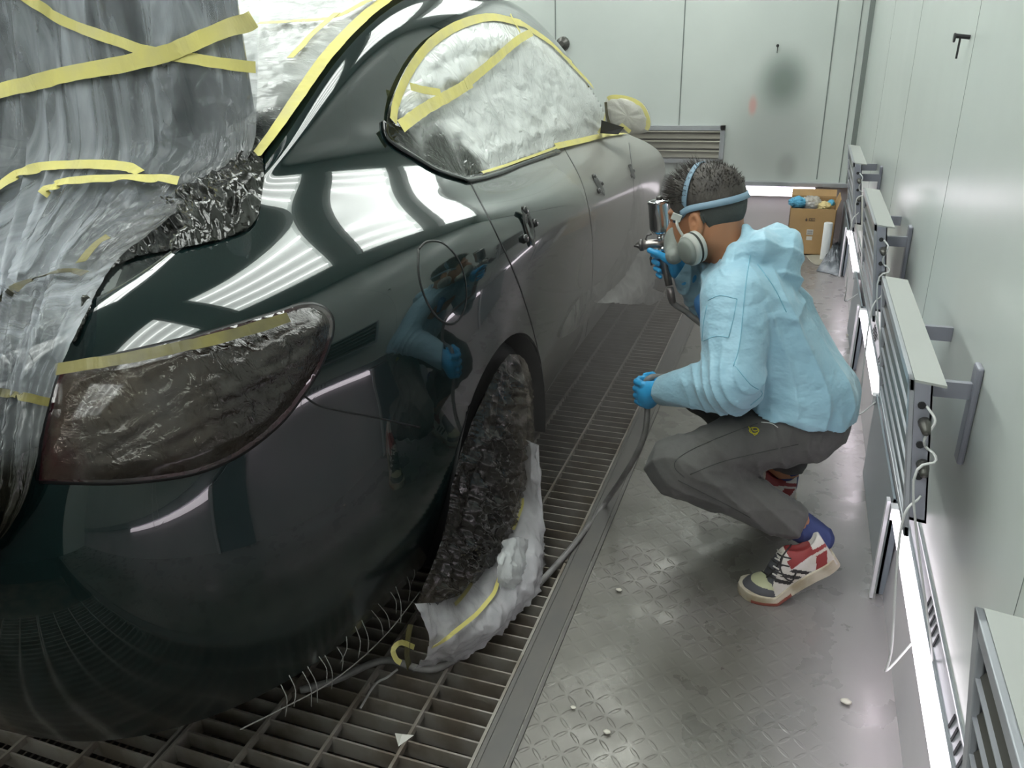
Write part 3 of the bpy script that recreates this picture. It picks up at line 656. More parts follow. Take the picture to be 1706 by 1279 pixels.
patch(lampi,'film_sheet',filmL,lf,.008,.006,22,4,offset_fn=lfold)
strip([(110,626),(170,616),(240,603),(320,584),(400,562),(470,540)],.030,.030,'tape',tape_old,lf,uneven=.2)
# ---- rear wheel arch film
arch=[(848,590),(866,592),(880,612),(888,660),(888,730),(882,800),(872,850),(850,900),(815,950),(770,990),(725,1012),(690,1015),(700,985),(722,935),(742,870),(752,810),(765,760),(785,705),(808,655),(828,615)]
af=empty('wheel_arch_film',tuple(atX(830,800,-.66)),'crumpled plastic bag wrapped round the rear wheel, taped at the skirt','plastic film')
def bulge(x,y,l): return .02+.020*(1-abs(noise.noise(Vector((x*.04,y*.03,1))))*2)*.6+.010*noise.noise(Vector((x*.11,y*.08,4)))
filmA=film_mat('wheel_film',(.10,.08,.055),(.6,.95),(1,1,1),.04,5,[((-.68,1.45,.40),.15,.45),((-.68,1.72,.62),.04,.25)],.5,26,dark=(.010,.009,.008),bdist=.003,trn=.03,wetrough=.04)
patch(arch,'film_sheet',filmA,af,.0,.026,17,2.5,offset_fn=bulge,sh=lambda x,y:(atX(x,y,-.668),Vector((.97,-.24,0))))
top=[(690,1005),(735,1000),(778,972),(812,930),(842,885),(862,835),(872,780),(870,730)]
bot=[(686,1108,0),(745,1100,0),(805,1074,0),(850,1030,0),(893,982,0),(893,905,.10),(886,820,.16),(882,740,.3)]
g0=[];g1=[];g2=[]
for (x,y),(x2,y2,z2) in zip(top,bot):
    a=atX(x,y,-.655); b_=onF(x2,y2,.006+z2) if z2<.05 else atX(x2,y2,-.61)
    g0.append(a); g2.append(b_); m_=(a+b_)/2+Vector((.05,-.03,.01)); g1.append(m_)
def skf(u,v,p): return crinkle(p,14,1)*.018*(.2+.8*v)+.012*noise.noise(Vector((u*14,v*2,3)))
o,bvs=surf([g0,g1,g2],110,50,'skirt',filmS,af,skf)
strip_on(bvs,[(692,1078),(735,1062),(780,1032),(815,1000),(828,968)],.016,.012,tape,af)
strip_on(bvs,[(856,888),(864,860),(874,830)],.012,.014,tape,af)
strip_on(bvs,[(752,1010),(775,985),(795,950)],.014,.010,tape_old,af)
fl_=[atX(882,905,-.60),atX(888,930,-.60),atX(892,950,-.60)]; f2=[atX(900,915,-.58),atX(902,932,-.58),atX(900,948,-.58)]; f3=[atX(921,930,-.57),atX(915,934,-.57),atX(910,940,-.57)]
surf([fl_,f2,f3],10,10,'skirt_flap',filmS,af)
# bunch hanging below the sheet
q1=[atX(835,900,-.61),atX(862,895,-.60),atX(884,905,-.60)]; q2=[atX(825,950,-.60),atX(858,960,-.57),atX(890,950,-.58)]; q3=[atX(835,985,-.60),atX(868,1012,-.58),atX(892,985,-.585)]
surf([q1,q2,q3],26,26,'skirt_corner',film_mat('white_film',(.74,.76,.76),(.8,.97),(1,1,1),.3,8,None,.5,12),af,lambda u,v,p:crinkle(p,30,3)*.014)
# tape loop at the foot of the skirt
lp=[onF(682,1112,.01),atX(678,1090,-.735),atX(680,1060,-.735),atX(684,1040,-.735)]
ribbon([Vector(p) for p in spline(lp,12)],[Vector((1,-.4,.3)).normalized()]*12,.016,'tape',tape_old,af)
lp=[atX(690,1078,-.73),atX(668,1070,-.735),atX(655,1082,-.74),atX(660,1098,-.735),atX(668,1104,-.73)]
ribbon([Vector(p) for p in spline(lp,14)],[Vector((.8,-.5,.6)).normalized()]*14,.012,'tape',tape,af)
# ---- front film
fl1=[(1078,296,-.76),(1070,330,-.74),(1062,380,-.72),(1050,430,-.70),(1030,470,-.69),(985,505,-.69)]
fl2=[(1087,284,-.78),(1100,322,-.745),(1101,380,-.70),(1094,440,-.675),(1086,478,-.67),(1068,503,-.665)]
ff=empty('front_wheel_film',tuple(atX(1085,420,-.68)),'whitish plastic film hanging over the front wheel and wing','plastic film')
ga=[atX(*p) for p in fl1]; gc=[atX(*p) for p in fl2]; gb=[(a+c)/2+Vector((.04,-.02,0)) for a,c in zip(ga,gc)]
surf([ga,gb,gc],60,30,'film_sheet',filmF,ff,lambda u,v,p:crinkle(p,9,5)*.02)
ta=[atX(1062,470,-.66),atX(1066,486,-.66),atX(1070,505,-.66)]; tb=[atX(1085,480,-.66),atX(1086,490,-.66),atX(1082,508,-.66)]; tc_=[atX(1108,490,-.66),atX(1106,494,-.66),atX(1096,500,-.66)]
surf([ta,tb,tc_],12,12,'film_tail',filmF,ff,lambda u,v,p:crinkle(p,25,5)*.012)
low=[(1064,300),(1072,330),(1066,400),(1052,460),(1010,500),(960,545),(930,560),(960,500),(1010,455),(1040,400),(1052,340)]
patch(low,'film_sheet_lower',film_mat('misted_film',(.5,.5,.47),(.15,.6),(1,1,1),.4,5,None,.4,8,trn=.3),ff,.012,.02,9,5)
# ---- mirror
my=3.50
def mir_outline(s,dy,cx=1047,cy=192):
    pts=[(1009,180),(1011,166),(1022,160),(1048,163),(1068,173),(1079,190),(1082,208),(1074,220),(1050,222),(1022,218),(1011,205)]
    out=[]
    for x,y in spline(pts+[pts[0]],36)[:-1]:
        p=atY(x,y,my); c=atY(cx,cy,my); q=c+(p-c)*s; q=Vector((q.x,my+dy,q.z)); out.append(q)
    return out
v=[];f=[]; lay=[(.0,-.012),(.6,-.010),(.93,-.004),(1.0,.008),(1.0,.03),(.93,.07),(.7,.10),(.3,.115),(0,.118)]
for s,dy in lay: v+=mir_outline(s,dy)
n_=len(v)//len(lay)
for k in range(len(lay)-1):
    for i in range(n_): f.append((k*n_+i,k*n_+(i+1)%n_,(k+1)*n_+(i+1)%n_,(k+1)*n_+i))
mo=mk('wing_mirror',v,f,paint,car)
ft=B(); ft.hexa([atY(1000,222,3.48),atY(1030,224,3.44),atY(1030,224,3.56),atY(1000,222,3.60),atY(1002,200,3.46),atY(1040,212,3.44),atY(1040,212,3.56),atY(1002,200,3.56)]); ft.build('mirror_foot',blackm,mo)
mf=empty('mirror_film',tuple(atY(1045,192,my)),'clear film wrapped round the wing mirror, edged with yellow tape','plastic film')
v=[];f=[]; lay=[(.0,-.026),(.5,-.024),(.85,-.018),(1.02,-.002),(1.05,.012)]
for s,dy in lay: v+=[p+Vector((0,-abs(crinkle(p,30,1))*.012*(s<1),0)) for p in mir_outline(s,dy)]
for k in range(len(lay)-1):
    for i in range(n_): f.append((k*n_+i,k*n_+(i+1)%n_,(k+1)*n_+(i+1)%n_,(k+1)*n_+i))
mk('film_sheet',v,f,film_mat('mirror_film_sheet',(.72,.70,.64),(.6,.95),(1,1,1),.2,8,None,.6,20,trn=.2),mf)
ed=mir_outline(.97,-.016); 
ribbon([ed[i%36] for i in range(4,22)],[Vector((0.25,-1,.15)).normalized()]*18,.018,'tape',tape,mf)
ribbon([atY(1009,170,my-.03),atY(1011,192,my-.03),atY(1017,212,my-.03),atY(1026,220,my-.03)],[Vector((0,-1,0))]*4,.012,'tape',tape_old,mf)
ribbon([atY(1026,218,my-.035),atY(1036,208,my-.035),atY(1050,220,my-.035)],[Vector((0,-1,.1))]*3,.016,'tape',tape,mf)
# ---- door handle recesses
for (x,y),s,nm_ in (((880,378),1.,'handle_recess'),((997,309),.8,'handle_recess'),((1052,287),.62,'handle_recess')):
    l,nn=shoot(x,y); 
    if l is None: continue
    T=Vector((0,1,0)); T=(T-nn*T.dot(nn)).normalized(); U=nn.cross(T).normalized()
    if U.z<0: U=-U
    vs=[];fs=[];n_=24
    for r_,o_ in ((1,.001),(.8,.006),(.5,.002),(0,-.004)):
        for i in range(n_):
            a=2*math.pi*i/n_; vs.append(l+nn*(o_+.001)+T*(math.cos(a)*.026*r_*s*1.3)+U*(math.sin(a)*.055*r_*s))
    for k in range(3):
        for i in range(n_): fs.append((k*n_+i,k*n_+(i+1)%n_,(k+1)*n_+(i+1)%n_,(k+1)*n_+i))
    ho=mk(nm_,vs,fs,blackg,car)
    q=B(); 
    for du_,dv2,w_ in ((-.055,-.02,.02),(.05,.0,.02),(0,.045,.022)):
        c=l+T*du_*s+U*dv2*s; q.tube([c-nn*.002,c+nn*.010],[.013*s,.010*s],10)
    q.build('handle_plug',blackg,ho,True)
# ================================================================ RIGHT WALL LOUVRE PANELS, BOX, ODDS AND ENDS
gpan=mat('grey_lacquered_metal',(.32,.33,.36),.3,metal=.15,coat=.3)
gside=mat('panel_side_metal',(.27,.275,.32),.32,metal=.2)
ltop=mat('pale_panel_top',(.36,.37,.355),.35)
slatm=mat('dark_slat',(.09,.087,.08),.28,metal=.4)
cabm=mat('white_cable',(.62,.62,.62),.4)
blk=mat('matt_black',(.02,.02,.022),.5)
clipm=mat('brass_clip',(.35,.28,.10),.4,metal=.6)
def louvre(y1,xt,label,L=.6,zt=.86,zb=.575,detail=True):
    """panel leaning out from the wall at its top; y1 far end"""
    y0=y1-L; xb=xt+.035; D=.03
    e=empty('louvre_panel',(xb,(y0+y1)/2,zb),label,'louvre panel','louvred panels leaning out from the right wall')
    P=lambda y,t,d:(xb+(xt-xb)*t+d,y,zb+(zt-zb)*t-d*.12)   # t 0..1 up the face, d depth behind face
    def slab(bb,ya,yb,ta,tb,da,db,m=0):
        bb.hexa([P(ya,ta,da),P(ya,ta,db),P(yb,ta,db),P(yb,ta,da),P(ya,tb,da),P(ya,tb,db),P(yb,tb,db),P(yb,tb,da)],m)
    f=B(); slab(f,y0,y1,.93,1,-.004,.004); slab(f,y0,y1,0,.07,-.004,.004); slab(f,y0,y0+.022,0,1,-.004,.004); slab(f,y1-.022,y1,0,1,-.004,.004); smooth_edges(f.build('frame',gpan,e),.0015)
    s=B()
    for k in range(5):
        t=.10+k*.165
        s.hexa([P(y0+.022,t,.004),P(y1-.022,t,.004),P(y1-.022,t+.13,.028),P(y0+.022,t+.13,.028),P(y0+.022,t+.018,.001),P(y1-.022,t+.018,.001),P(y1-.022,t+.15,.026),P(y0+.022,t+.15,.026)])
        s.hexa([P(y0+.022,t,-.003),P(y1-.022,t,-.003),P(y1-.022,t,.004),P(y0+.022,t,.006),P(y0+.022,t+.009,-.003),P(y1-.022,t+.009,-.003),P(y1-.022,t+.009,.004),P(y0+.022,t+.02,.006)],1)
    s.build('slats',[slatm,gpan],e)
    b=B(); slab(b,y0,y1,.985,1.0,.004,D+.02); o=b.build('top_plate',ltop,e)
    b=B(); slab(b,y0,y0+.003,.12,.985,.004,D); slab(b,y1-.003,y1,.12,.985,.004,D); slab(b,y0,y1,.12,.985,D-.003,D); slab(b,y0,y1,.12,.14,.004,D); b.build('housing',gside,e)
    for t in (.86,.62,.42):
        c=Vector(P(y0-.0005,t,.015)); B().tube([c,c+Vector((0,-.003,0))],.006,10).build('grommet',blk,e)
    for t in (.76,.5):
        c=Vector(P(y0-.001,t,.02)); B().tube([c,c+Vector((0,-.012,0)),c+Vector((0,-.03,-.004))],[.010,.009,.006],10).build('connector',slatm,e,True)
    for yy in (y0+.195,y1-.10):
        a_=Vector(P(yy,.7,D)); B().bar(a_,(XW-.0005,yy,a_.z),.012,.03).build('arm',gside,e)
    a_=Vector(P(y0+.03,.8,D)); smooth_edges(B().box(XW-.012,XW-.0005,y0+.18,y0+.215,a_.z-.17,a_.z+.02).build('bracket',gside,e),.004)
    if detail:
        q=B(); A=Vector(P(y0-.002,.86,.022)); Bp=Vector(P(y0-.002,.62,.022)); 
        q.tube(spline([A,A+Vector((.012,-.02,-.015)),A+Vector((.004,-.012,-.05)),Bp],14),.0022,6)
        q.tube(spline([Bp,Bp+Vector((.016,-.018,-.015)),Bp+Vector((-.008,-.02,-.07)),Vector((XW-.02,y0+.03,ZN+.03)),Vector((XW-.012,y0+.05,ZN-.02))],22),.0022,6)
        q.tube(spline([Vector(P(y0-.002,.3,.02)),Vector(P(y0-.02,.1,-.01)),Vector((XW-.09,y0+.0,ZN+.04)),Vector((XW-.085,y0+.03,ZN-.04)),Vector((XW-.03,y0+.12,ZN-.03))],26),.0022,6)
        q.build('cable',cabm,e,True)
lw=['nearest the camera, cut off at the bottom right corner','largest one seen whole, to the right of the painter','second along, above the painter\'s back','furthest, beside the cardboard box']
for (y1,xt),lb_ in zip(((.70,.203),(1.86,.2),(3.0,.2175),(4.2,.209)),lw): louvre(y1,xt,'grey metal louvred panel, '+lb_)
# ---- nails / marks on walls
for (p,nn,lab) in ((atY(1296,76,YB),(0,-1,0),'small dark nail in the back wall above the smudge'),(atX(1617,62,XW),(-1,0,0),'small dark scratch on the right wall near its top, shaped as a nail')):
    q=B(); a=Vector(p)+Vector(nn)*.001; q.tube([a,a+Vector(nn)*.03+Vector((0,0,.004))],.005,8); q.tube([a+Vector(nn)*.03,a+Vector(nn)*.034],.010,8); q.tube([a+Vector(nn)*.02,a+Vector(nn)*.021+Vector((0,0,-.045))],.0025,6)
    prop(q.build('nail_or_scratch',blk),lab,'nail')  # the one on the right wall is a scratch modelled as a nail
q=B(); a=atY(938,73,YB); q.tube([Vector(a),Vector(a)+Vector((0,-.03,0)),Vector(a)+Vector((0,-.05,0))],[.05,.045,.02],16); prop(q.build('wall_knob',slatm),'round dark knob on the back wall just above the car roof','knob')  # unidentified dark spot on the wall, built as a round knob
# ---- cardboard box with rags
card=mat('cardboard',(.42,.26,.12),.7,var=((.36,.22,.10),5,.4,.6))
cx0,cx1,cy0,cy1,ch=atY(1312,418,5.5).x,atY(1402,418,5.5).x,5.5,5.82,.305
X0=-.03;X1=.255;Yb=5.47
e=empty('cardboard_box',((X0+X1)/2,(Yb+5.75)/2,0),'open brown cardboard box of rags standing against the back wall','box')
b=B(); t=.004
b.box(X0,X1,Yb,Yb+t,0.002,ch); b.box(X0,X1,5.78-t,5.78,0.002,ch+.03); b.box(X0,X0+t,Yb,5.78,.002,ch); b.box(X1-t,X1,Yb,5.78,.002,ch); b.box(X0,X1,Yb,5.78,.002,.008)
b.build('carton',card,e)
b=B(); b.hexa([(X0+.0,5.775,ch+.02),(X1,5.775,ch+.02),(X1,5.779,ch+.02),(X0,5.779,ch+.02),(X0,5.80,ch+.07),(X1,5.80,ch+.07),(X1,5.804,ch+.07),(X0,5.804,ch+.07)]); b.hexa([(X1-.004,Yb,ch),(X1,Yb,ch),(X1,5.78,ch),(X1-.004,5.78,ch),(X1+.016,Yb+.02,ch+.06),(X1+.02,Yb+.02,ch+.06),(X1+.02,5.76,ch+.06),(X1+.016,5.76,ch+.06)]); b.build('flap',card,e)
pale=mat('paper_label',(.62,.60,.56),.6); ink=mat('print_ink',(.06,.05,.05),.6)
b=B(); b.box(X0+.118,X0+.158,Yb-.0012,Yb-.0004,.135,.170); b.box(X0+.120,X0+.156,Yb-.0012,Yb-.0004,.100,.125); b.build('label',pale,e)
b=B()
for k in range(5): b.box(X0+.122,X0+.154,Yb-.0018,Yb-.0012,.139+.006*k,.141+.006*k)
b.box(X0+.105,X0+.109,Yb-.0018,Yb-.0006,.225,.245); b.hexa([(X0+.100,Yb-.0018,.236),(X0+.114,Yb-.0018,.236),(X0+.114,Yb-.001,.236),(X0+.100,Yb-.001,.236),(X0+.106,Yb-.0018,.222),(X0+.108,Yb-.0018,.222),(X0+.108,Yb-.001,.222),(X0+.106,Yb-.001,.222)])
b.box(X0+.125,X0+.160,Yb-.0018,Yb-.0006,.226,.228); b.box(X0+.125,X0+.160,Yb-.0018,Yb-.0006,.243,.245); b.box(X0+.125,X0+.127,Yb-.0018,Yb-.0006,.226,.245); b.box(X0+.158,X0+.160,Yb-.0018,Yb-.0006,.226,.245); b.box(X0+.135,X0+.139,Yb-.0018,Yb-.0006,.230,.240); b.box(X0+.145,X0+.149,Yb-.0018,Yb-.0006,.230,.240)
b.build('printed_mark',ink,e)
def blob_mesh(name,c,r,m,label,cat,seed,sub=4,amp=.45,sc=14):
    bm=bmesh.new(); bmesh.ops.create_icosphere(bm,subdivisions=sub,radius=1)
    for v in bm.verts:
        p=v.co.copy(); d=crinkle(p*.09,sc*2.4,seed)*amp; q=Vector((p.x*r[0],p.y*r[1],p.z*r[2]))*(1-.3*amp+d); v.co=q
    me=bpy.data.meshes.new(name); bm.to_mesh(me); bm.free(); me.materials.append(m); me.polygons.foreach_set('use_smooth',[True]*len(me.polygons))
    o=bpy.data.objects.new(name,me); COL.objects.link(o); o.location=c; return prop(o,label,cat)
bluerag=mat('blue_cloth',(.10,.36,.55),.7); clearm=film_mat('clear_bag',(.8,.78,.75),(.35,.8),(1,1,1),.15,10,None,.6,20)
yel=mat('cream_cloth',(.62,.50,.25),.7); greyrag=mat('grey_rag',(.27,.28,.31),.75,var=((.12,.13,.15),20,.4,.6))
blob_mesh('blue_glove',(X0+.045,Yb+.09,ch+.022),(.055,.06,.035),bluerag,'crumpled blue glove heaped at the left of the cardboard box','glove',1)
blob_mesh('plastic_bag',(X0+.125,Yb+.11,ch+.022),(.06,.07,.038),clearm,'crumpled clear plastic bag in the middle of the cardboard box','bag',5)
blob_mesh('cream_rag',(X0+.205,Yb+.10,ch-.0),(.05,.06,.028),yel,'cream cloth at the right of the cardboard box','rag',8)
blob_mesh('teal_rag',(X0+.255-.005,Yb+.15,ch+.012),(.022,.05,.022),bluerag,'small teal rag in the right corner of the cardboard box','rag',3,3)
blob_mesh('packing_filler',(X0+.14,Yb+.15,ch-.09),(.12,.12,.085),greyrag,'grey rags filling the cardboard box below its top','rag',4,3)
# paper roll standing in front of the box
pc=onF(1372,420); 
q=B(); n_=24; pr_=[(.0,.0),(.026,.0),(.0265,.003),(.0265,.233),(.025,.236),(.012,.236),(.012,.20),(0,.20)]; vs=[];fs=[]
for i in range(n_):
    a=2*math.pi*i/n_
    for r_,z_ in pr_: vs.append((pc.x+r_*math.cos(a),5.36+r_*math.sin(a),.006+z_))
for i in range(n_):
    for j in range(len(pr_)-1): fs.append((i*8+j,((i+1)%n_)*8+j,((i+1)%n_)*8+j+1,i*8+j+1))
prm=mat('white_paper_roll',(.75,.75,.76),.6)
prop(mk('paper_roll',vs,fs,prm),'white paper roll standing upright in front of the cardboard box','paper roll')
# rags and a flat piece on the floor
def flat_rag(name,pts,m,label,cat,seed,h_=.03):
    P=[onF(x,y) for x,y in pts]; c=sum(P,Vector())/len(P); v=[];f=[]; R=10; n=48; S_=spline([tuple(p) for p in P+[P[0]]],n+1)[:-1]
    for k in range(R+1):
        for s_ in S_:
            p=c+(Vector(s_)-c)*(k/R); z=.004+h_*max(0,(1-(k/R)**2))*(.5+crinkle(p,28,seed)); v.append((p.x,p.y,max(z,.003)))
    for k in range(R):
        for i in range(n): f.append((k*n+i,k*n+(i+1)%n,(k+1)*n+(i+1)%n,(k+1)*n+i))
    o=mk(name,v,f,m); thicken(o,.002,-1); return prop(o,label,cat)
flat_rag('grey_rag',[(1360,452),(1372,432),(1385,412),(1398,405),(1402,425),(1400,448),(1397,460),(1380,456)],greyrag,'crumpled grey and black rags on the floor beside the far wall tube','rag',2,.07)
cp=mat('card_sheet',(.30,.28,.23),.6)
flat_rag('card_sheet',[(1342,426),(1372,424),(1385,432),(1366,442),(1352,438)],cp,'flat grey card lying on the floor in front of the paper roll','card sheet',6,.002)
flat_rag('floor_lump',[(1306,419),(1330,418),(1334,422),(1316,426)],greyrag,'small dark rag at the left foot of the cardboard box','rag',9,.01)
# little chips on the floor
chip=mat('pale_chip',(.6,.57,.5),.5)
for (x,y,r_,lb_) in ((1409,1172,.011,'pale crumb on the floor near the brightest wall tube'),(1031,985,.008,'small white washer on the walkway below the painter\'s knee'),(955,1181,.006,'pale speck on the walkway near the grating, lower left'),(1011,1222,.008,'pale speck on the walkway at the bottom of the photo'),(1412,560,.008,'pale crumb on the floor behind the painter')):
    p=onF(x,y); blob_mesh('floor_chip',(p.x,p.y,.004+r_*.25),(r_,r_*.8,r_*.35),chip,lb_,'chip',int(x)%7,2,.3)
p=onF(672,1227); q=B(); q.add([(p.x-.02,p.y,.004),(p.x+.022,p.y+.008,.004),(p.x+.004,p.y-.03,.005),(p.x,p.y-.005,.012)],[(0,1,2),(0,1,3),(1,2,3),(0,3,2)]); prop(q.build('paper_scrap',pale),'small white paper scrap lying on the grating at the bottom','paper scrap')
# wire left on the grate and loose hairlike threads under the bumper
wirem=mat('grey_wire',(.25,.24,.23),.5)
q=B(); q.tube(spline([onF(662,1115,.012),onF(645,1128,.012),onF(625,1140,.010),onF(600,1180,.006)],14),.003,6); prop(q.build('loose_wire',wirem),'short grey wire lying on the grating below the taped skirt','wire')
fr=B(); rr2=random.Random(3)
for k in range(16):
    x=470+k*15+rr2.uniform(-4,4); y=1150-k*10.5+rr2.uniform(-5,5)
    a=atX(x,y-10,-.79+k*.003); d_=Vector((rr2.uniform(-.01,.02),rr2.uniform(-.03,.01),-rr2.uniform(.04,.09)))
    a.z=.26 if a.z<.26 else a.z
    fr.tube(spline([a,a+d_*.5+Vector((.006,.004,0)),a+d_],7),.0009,5)
fr.tube(spline([atX(700,985,-.74),atX(640,1060,-.77),atX(560,1130,-.80),atX(470,1180,-.84),atX(400,1215,-.88)],24),.0015,6)
fo2=fr.build('film_threads',wirem,None,True); prop(fo2,'loose stringy edge of plastic hanging below the rear bumper','plastic threads')
# ================================================================ PAINTER (implicit shapes -> surface nets)
def nets(fn,lo,hi,h_):
    lo=np.array(lo,float); hi=np.array(hi,float); n=np.ceil((hi-lo)/h_).astype(int)+1
    ax=[lo[i]+h_*np.arange(n[i]) for i in range(3)]
    X,Y,Z=np.meshgrid(*ax,indexing='ij'); P=np.stack([X,Y,Z],-1).reshape(-1,3).astype(np.float32)
    D=np.concatenate([fn(P[i:i+400000]) for i in range(0,len(P),400000)]).reshape(n)
    s=D<0; c=s[:-1,:-1,:-1].astype(np.int8)
    cnt=np.zeros(np.array(n)-1,np.int8)
    for dx in (0,1):
        for dy in (0,1):
            for dz in (0,1): cnt+=s[dx:n[0]-1+dx,dy:n[1]-1+dy,dz:n[2]-1+dz]
    act=(cnt>0)&(cnt<8); ids=-np.ones(act.shape,int); I=np.argwhere(act); ids[act]=np.arange(len(I))
    acc=np.zeros((len(I),3)); w_=np.zeros(len(I))
    cs=[(a,b,c2) for a in (0,1) for b in (0,1) for c2 in (0,1)]
    for a in cs:
        for ax_ in range(3):
            if a[ax_]: continue
            b=list(a); b[ax_]=1
            d0=D[I[:,0]+a[0],I[:,1]+a[1],I[:,2]+a[2]]; d1=D[I[:,0]+b[0],I[:,1]+b[1],I[:,2]+b[2]]
            m=(d0<0)!=(d1<0); t=np.where(m,d0/np.where(d0-d1==0,1,d0-d1),0)
            p=I+np.array(a)+0.; p[:,ax_]+=t; acc+=p*m[:,None]; w_+=m
    V=lo+h_*acc/w_[:,None]; Fc=[]
    for ax_ in range(3):
        o1,o2=[k for k in range(3) if k!=ax_]
        sl0=[slice(1,-1)]*3; sl1=[slice(1,-1)]*3; sl0[ax_]=slice(0,n[ax_]-1); sl1[ax_]=slice(1,n[ax_])
        a=s[tuple(sl0)]; b=s[tuple(sl1)]; m=a!=b; E_=np.argwhere(m); 
        E2=E_.copy(); E2[:,o1]+=1; E2[:,o2]+=1
        def cid(d1,d2):
            q=E2.copy(); q[:,o1]-=d1; q[:,o2]-=d2; return ids[q[:,0],q[:,1],q[:,2]]
        q=np.stack([cid(1,1),cid(0,1),cid(0,0),cid(1,0)],1); fl=a[m]
        if ax_==1: fl=~fl
        q=np.where(fl[:,None],q,q[:,::-1]); Fc.append(q)
    Fc=np.concatenate(Fc); Fc=Fc[(Fc>=0).all(1)]
    return V,Fc
def cap(P,a,b,r1,r2=None):
    r2=r1 if r2 is None else r2; a=np.array(a,np.float32); b=np.array(b,np.float32); d=b-a; t=np.clip(((P-a)@d)/(d@d),0,1)
    return np.linalg.norm(P-a-t[:,None]*d,axis=1)-(r1+(r2-r1)*t)
def ell(P,c,r,R=None):
    q=P-np.array(c,np.float32)
    if R is not None: q=q@R
    r=np.array(r,np.float32); k0=np.linalg.norm(q/r,axis=1); k1=np.linalg.norm(q/(r*r),axis=1)+1e-6
    return k0*(k0-1)/k1
def smin(a,b,k): 
    h_=np.clip(.5+.5*(b-a)/k,0,1); return b+(a-b)*h_-k*h_*(1-h_)
def smax(a,b,k): return -smin(-a,-b,k)
def chain(P,pts,rs,k=.004):
    d=None
    for i in range(len(pts)-1):
        c=cap(P,pts[i],pts[i+1],rs[i],rs[i+1]); d=c if d is None else np.minimum(d,c) if k==0 else smin(d,c,k)
    return d
def fold_n(P,v,f,seed=0,warp=1.5):
    """soft directional folds running perpendicular to v"""
    v=np.array(v,float); v/=np.linalg.norm(v); q=P@v*f; a=np.sin(P[:,0]*f*.33+seed)+np.sin(P[:,1]*f*.41+seed*2.1)+np.sin(P[:,2]*f*.37+seed*.7)
    s=np.sin(q+warp*a+seed); return (1-np.abs(s))**1.6
def sdf_obj(name,fn,lo,hi,h_,mats,parent,classify=None,smooth=True):
    V,Fc=nets(fn,lo,hi,h_); fm_=None
    if classify is not None: fm_=classify(V[Fc].mean(1))
    return mk(name,V,Fc,mats,parent,smooth,fm_)
def basis(f,up=(0,0,1)):
    f=Vector(f).normalized(); l=Vector(up).cross(f).normalized(); u=f.cross(l); return np.array([f,l,u],np.float32).T   # columns fwd, left, up
skinm=mat('skin',(.42,.20,.11),.45,spec=.4,bump=(90,.1,.002,3)); skinm.node_tree.nodes['Principled BSDF'].inputs['Subsurface Weight'].default_value=.15
skinm.node_tree.nodes['Principled BSDF'].inputs['Subsurface Radius'].default_value=(.02,.008,.004)
hairm=mat('dark_hair',(.035,.030,.027),.6,bump=(120,.8,.004,4,(1,1,.3)),var=((.06,.052,.045),30,.4,.6)); fadem=mat('short_cropped_hair',(.055,.060,.056),.7,bump=(300,.5,.002,3))
jack=mat('pale_blue_coated_fabric',(.30,.49,.60),.5,sheen=.2,bump=(15,.55,.02,3,(1,1,1.6)),var=((.27,.455,.57),9,.35,.65)); navy=mat('dark_blue_lining',(.035,.13,.30),.6)
trou=mat('faded_grey_cotton',(.105,.102,.098),.8,sheen=.1,bump=(18,.5,.012,5),var=((.075,.073,.072),6,.35,.65)); trou2=mat('dark_green_cloth',(.018,.024,.022),.8)
glove=mat('blue_nitrile',(.03,.33,.66),.32,spec=.5)
strapm=mat('blue_grey_strap',(.17,.26,.34),.5); maskm=mat('grey_respirator',(.23,.25,.23),.45); maskl=mat('pale_respirator_rim',(.42,.43,.40),.45); maskd=mat('respirator_slot',(.03,.035,.03),.6)
sock=mat('navy_sock',(.04,.055,.16),.85)
HC=np.array((-.222,2.125,.932),np.float32); HB=basis((-.93,.30,-.22))
hd=lambda x,y,z: tuple(HC+HB@np.array((x,y,z),np.float32))
NB=np.array((-.125,2.125,.80))
SL=(-.118,1.975,.755); SR=(-.160,2.27,.755); EL=(-.098,1.845,.575); WL=(-.300,1.952,.480); ER=(-.185,2.32,.575); WR=(-.300,2.215,.762)
HPL=(.075,1.985,.42); HPR=(.075,2.17,.42); KL=(-.222,1.805,.340); KR=(-.205,2.23,.365); AL=(.092,1.868,.190); AR_=(.065,2.285,.105)
def head_sdf(P):
    q=(P-HC)@HB
    d=ell(q,(-.010,0,.022),(.098,.076,.095)); d=smin(d,ell(q,(.030,0,-.045),(.062,.060,.075)),.03)      # skull, face
    d=smin(d,cap(q,(.035,.0,-.10),(-.015,.045,-.06),.022,.022),.025); d=smin(d,cap(q,(.035,.0,-.10),(-.015,-.045,-.06),.022,.022),.025)  # jaw
    d=smin(d,cap(q,(.088,0,-.005),(.108,0,-.038),.009,.013),.012)       # nose
    d=smin(d,cap(q,(.083,0,-.072),(.083,0,-.078),.016,.014),.02)         # lips
    for s_ in (-1,1):
        d=smax(d,-ell(q,(.095,s_*.030,.0),(.018,.018,.011)),.012)       # eye sockets
        d=smin(d,ell(q,(.078,s_*.030,.0),(.013,.013,.012)),.004)         # eyeballs
        d=smin(d,cap(q,(.088,s_*.018,.017),(.078,s_*.048,.016),.006,.005),.012)
        e=ell(q,(-.008,s_*.081,-.018),(.020,.010,.033)); e=smax(e,-ell(q,(-.003,s_*.092,-.014),(.012,.010,.022)),.003); e=smin(e,ell(q,(-.004,s_*.082,-.020),(.006,.006,.010)),.003); d=smin(d,e,.005)   # ear
    return d
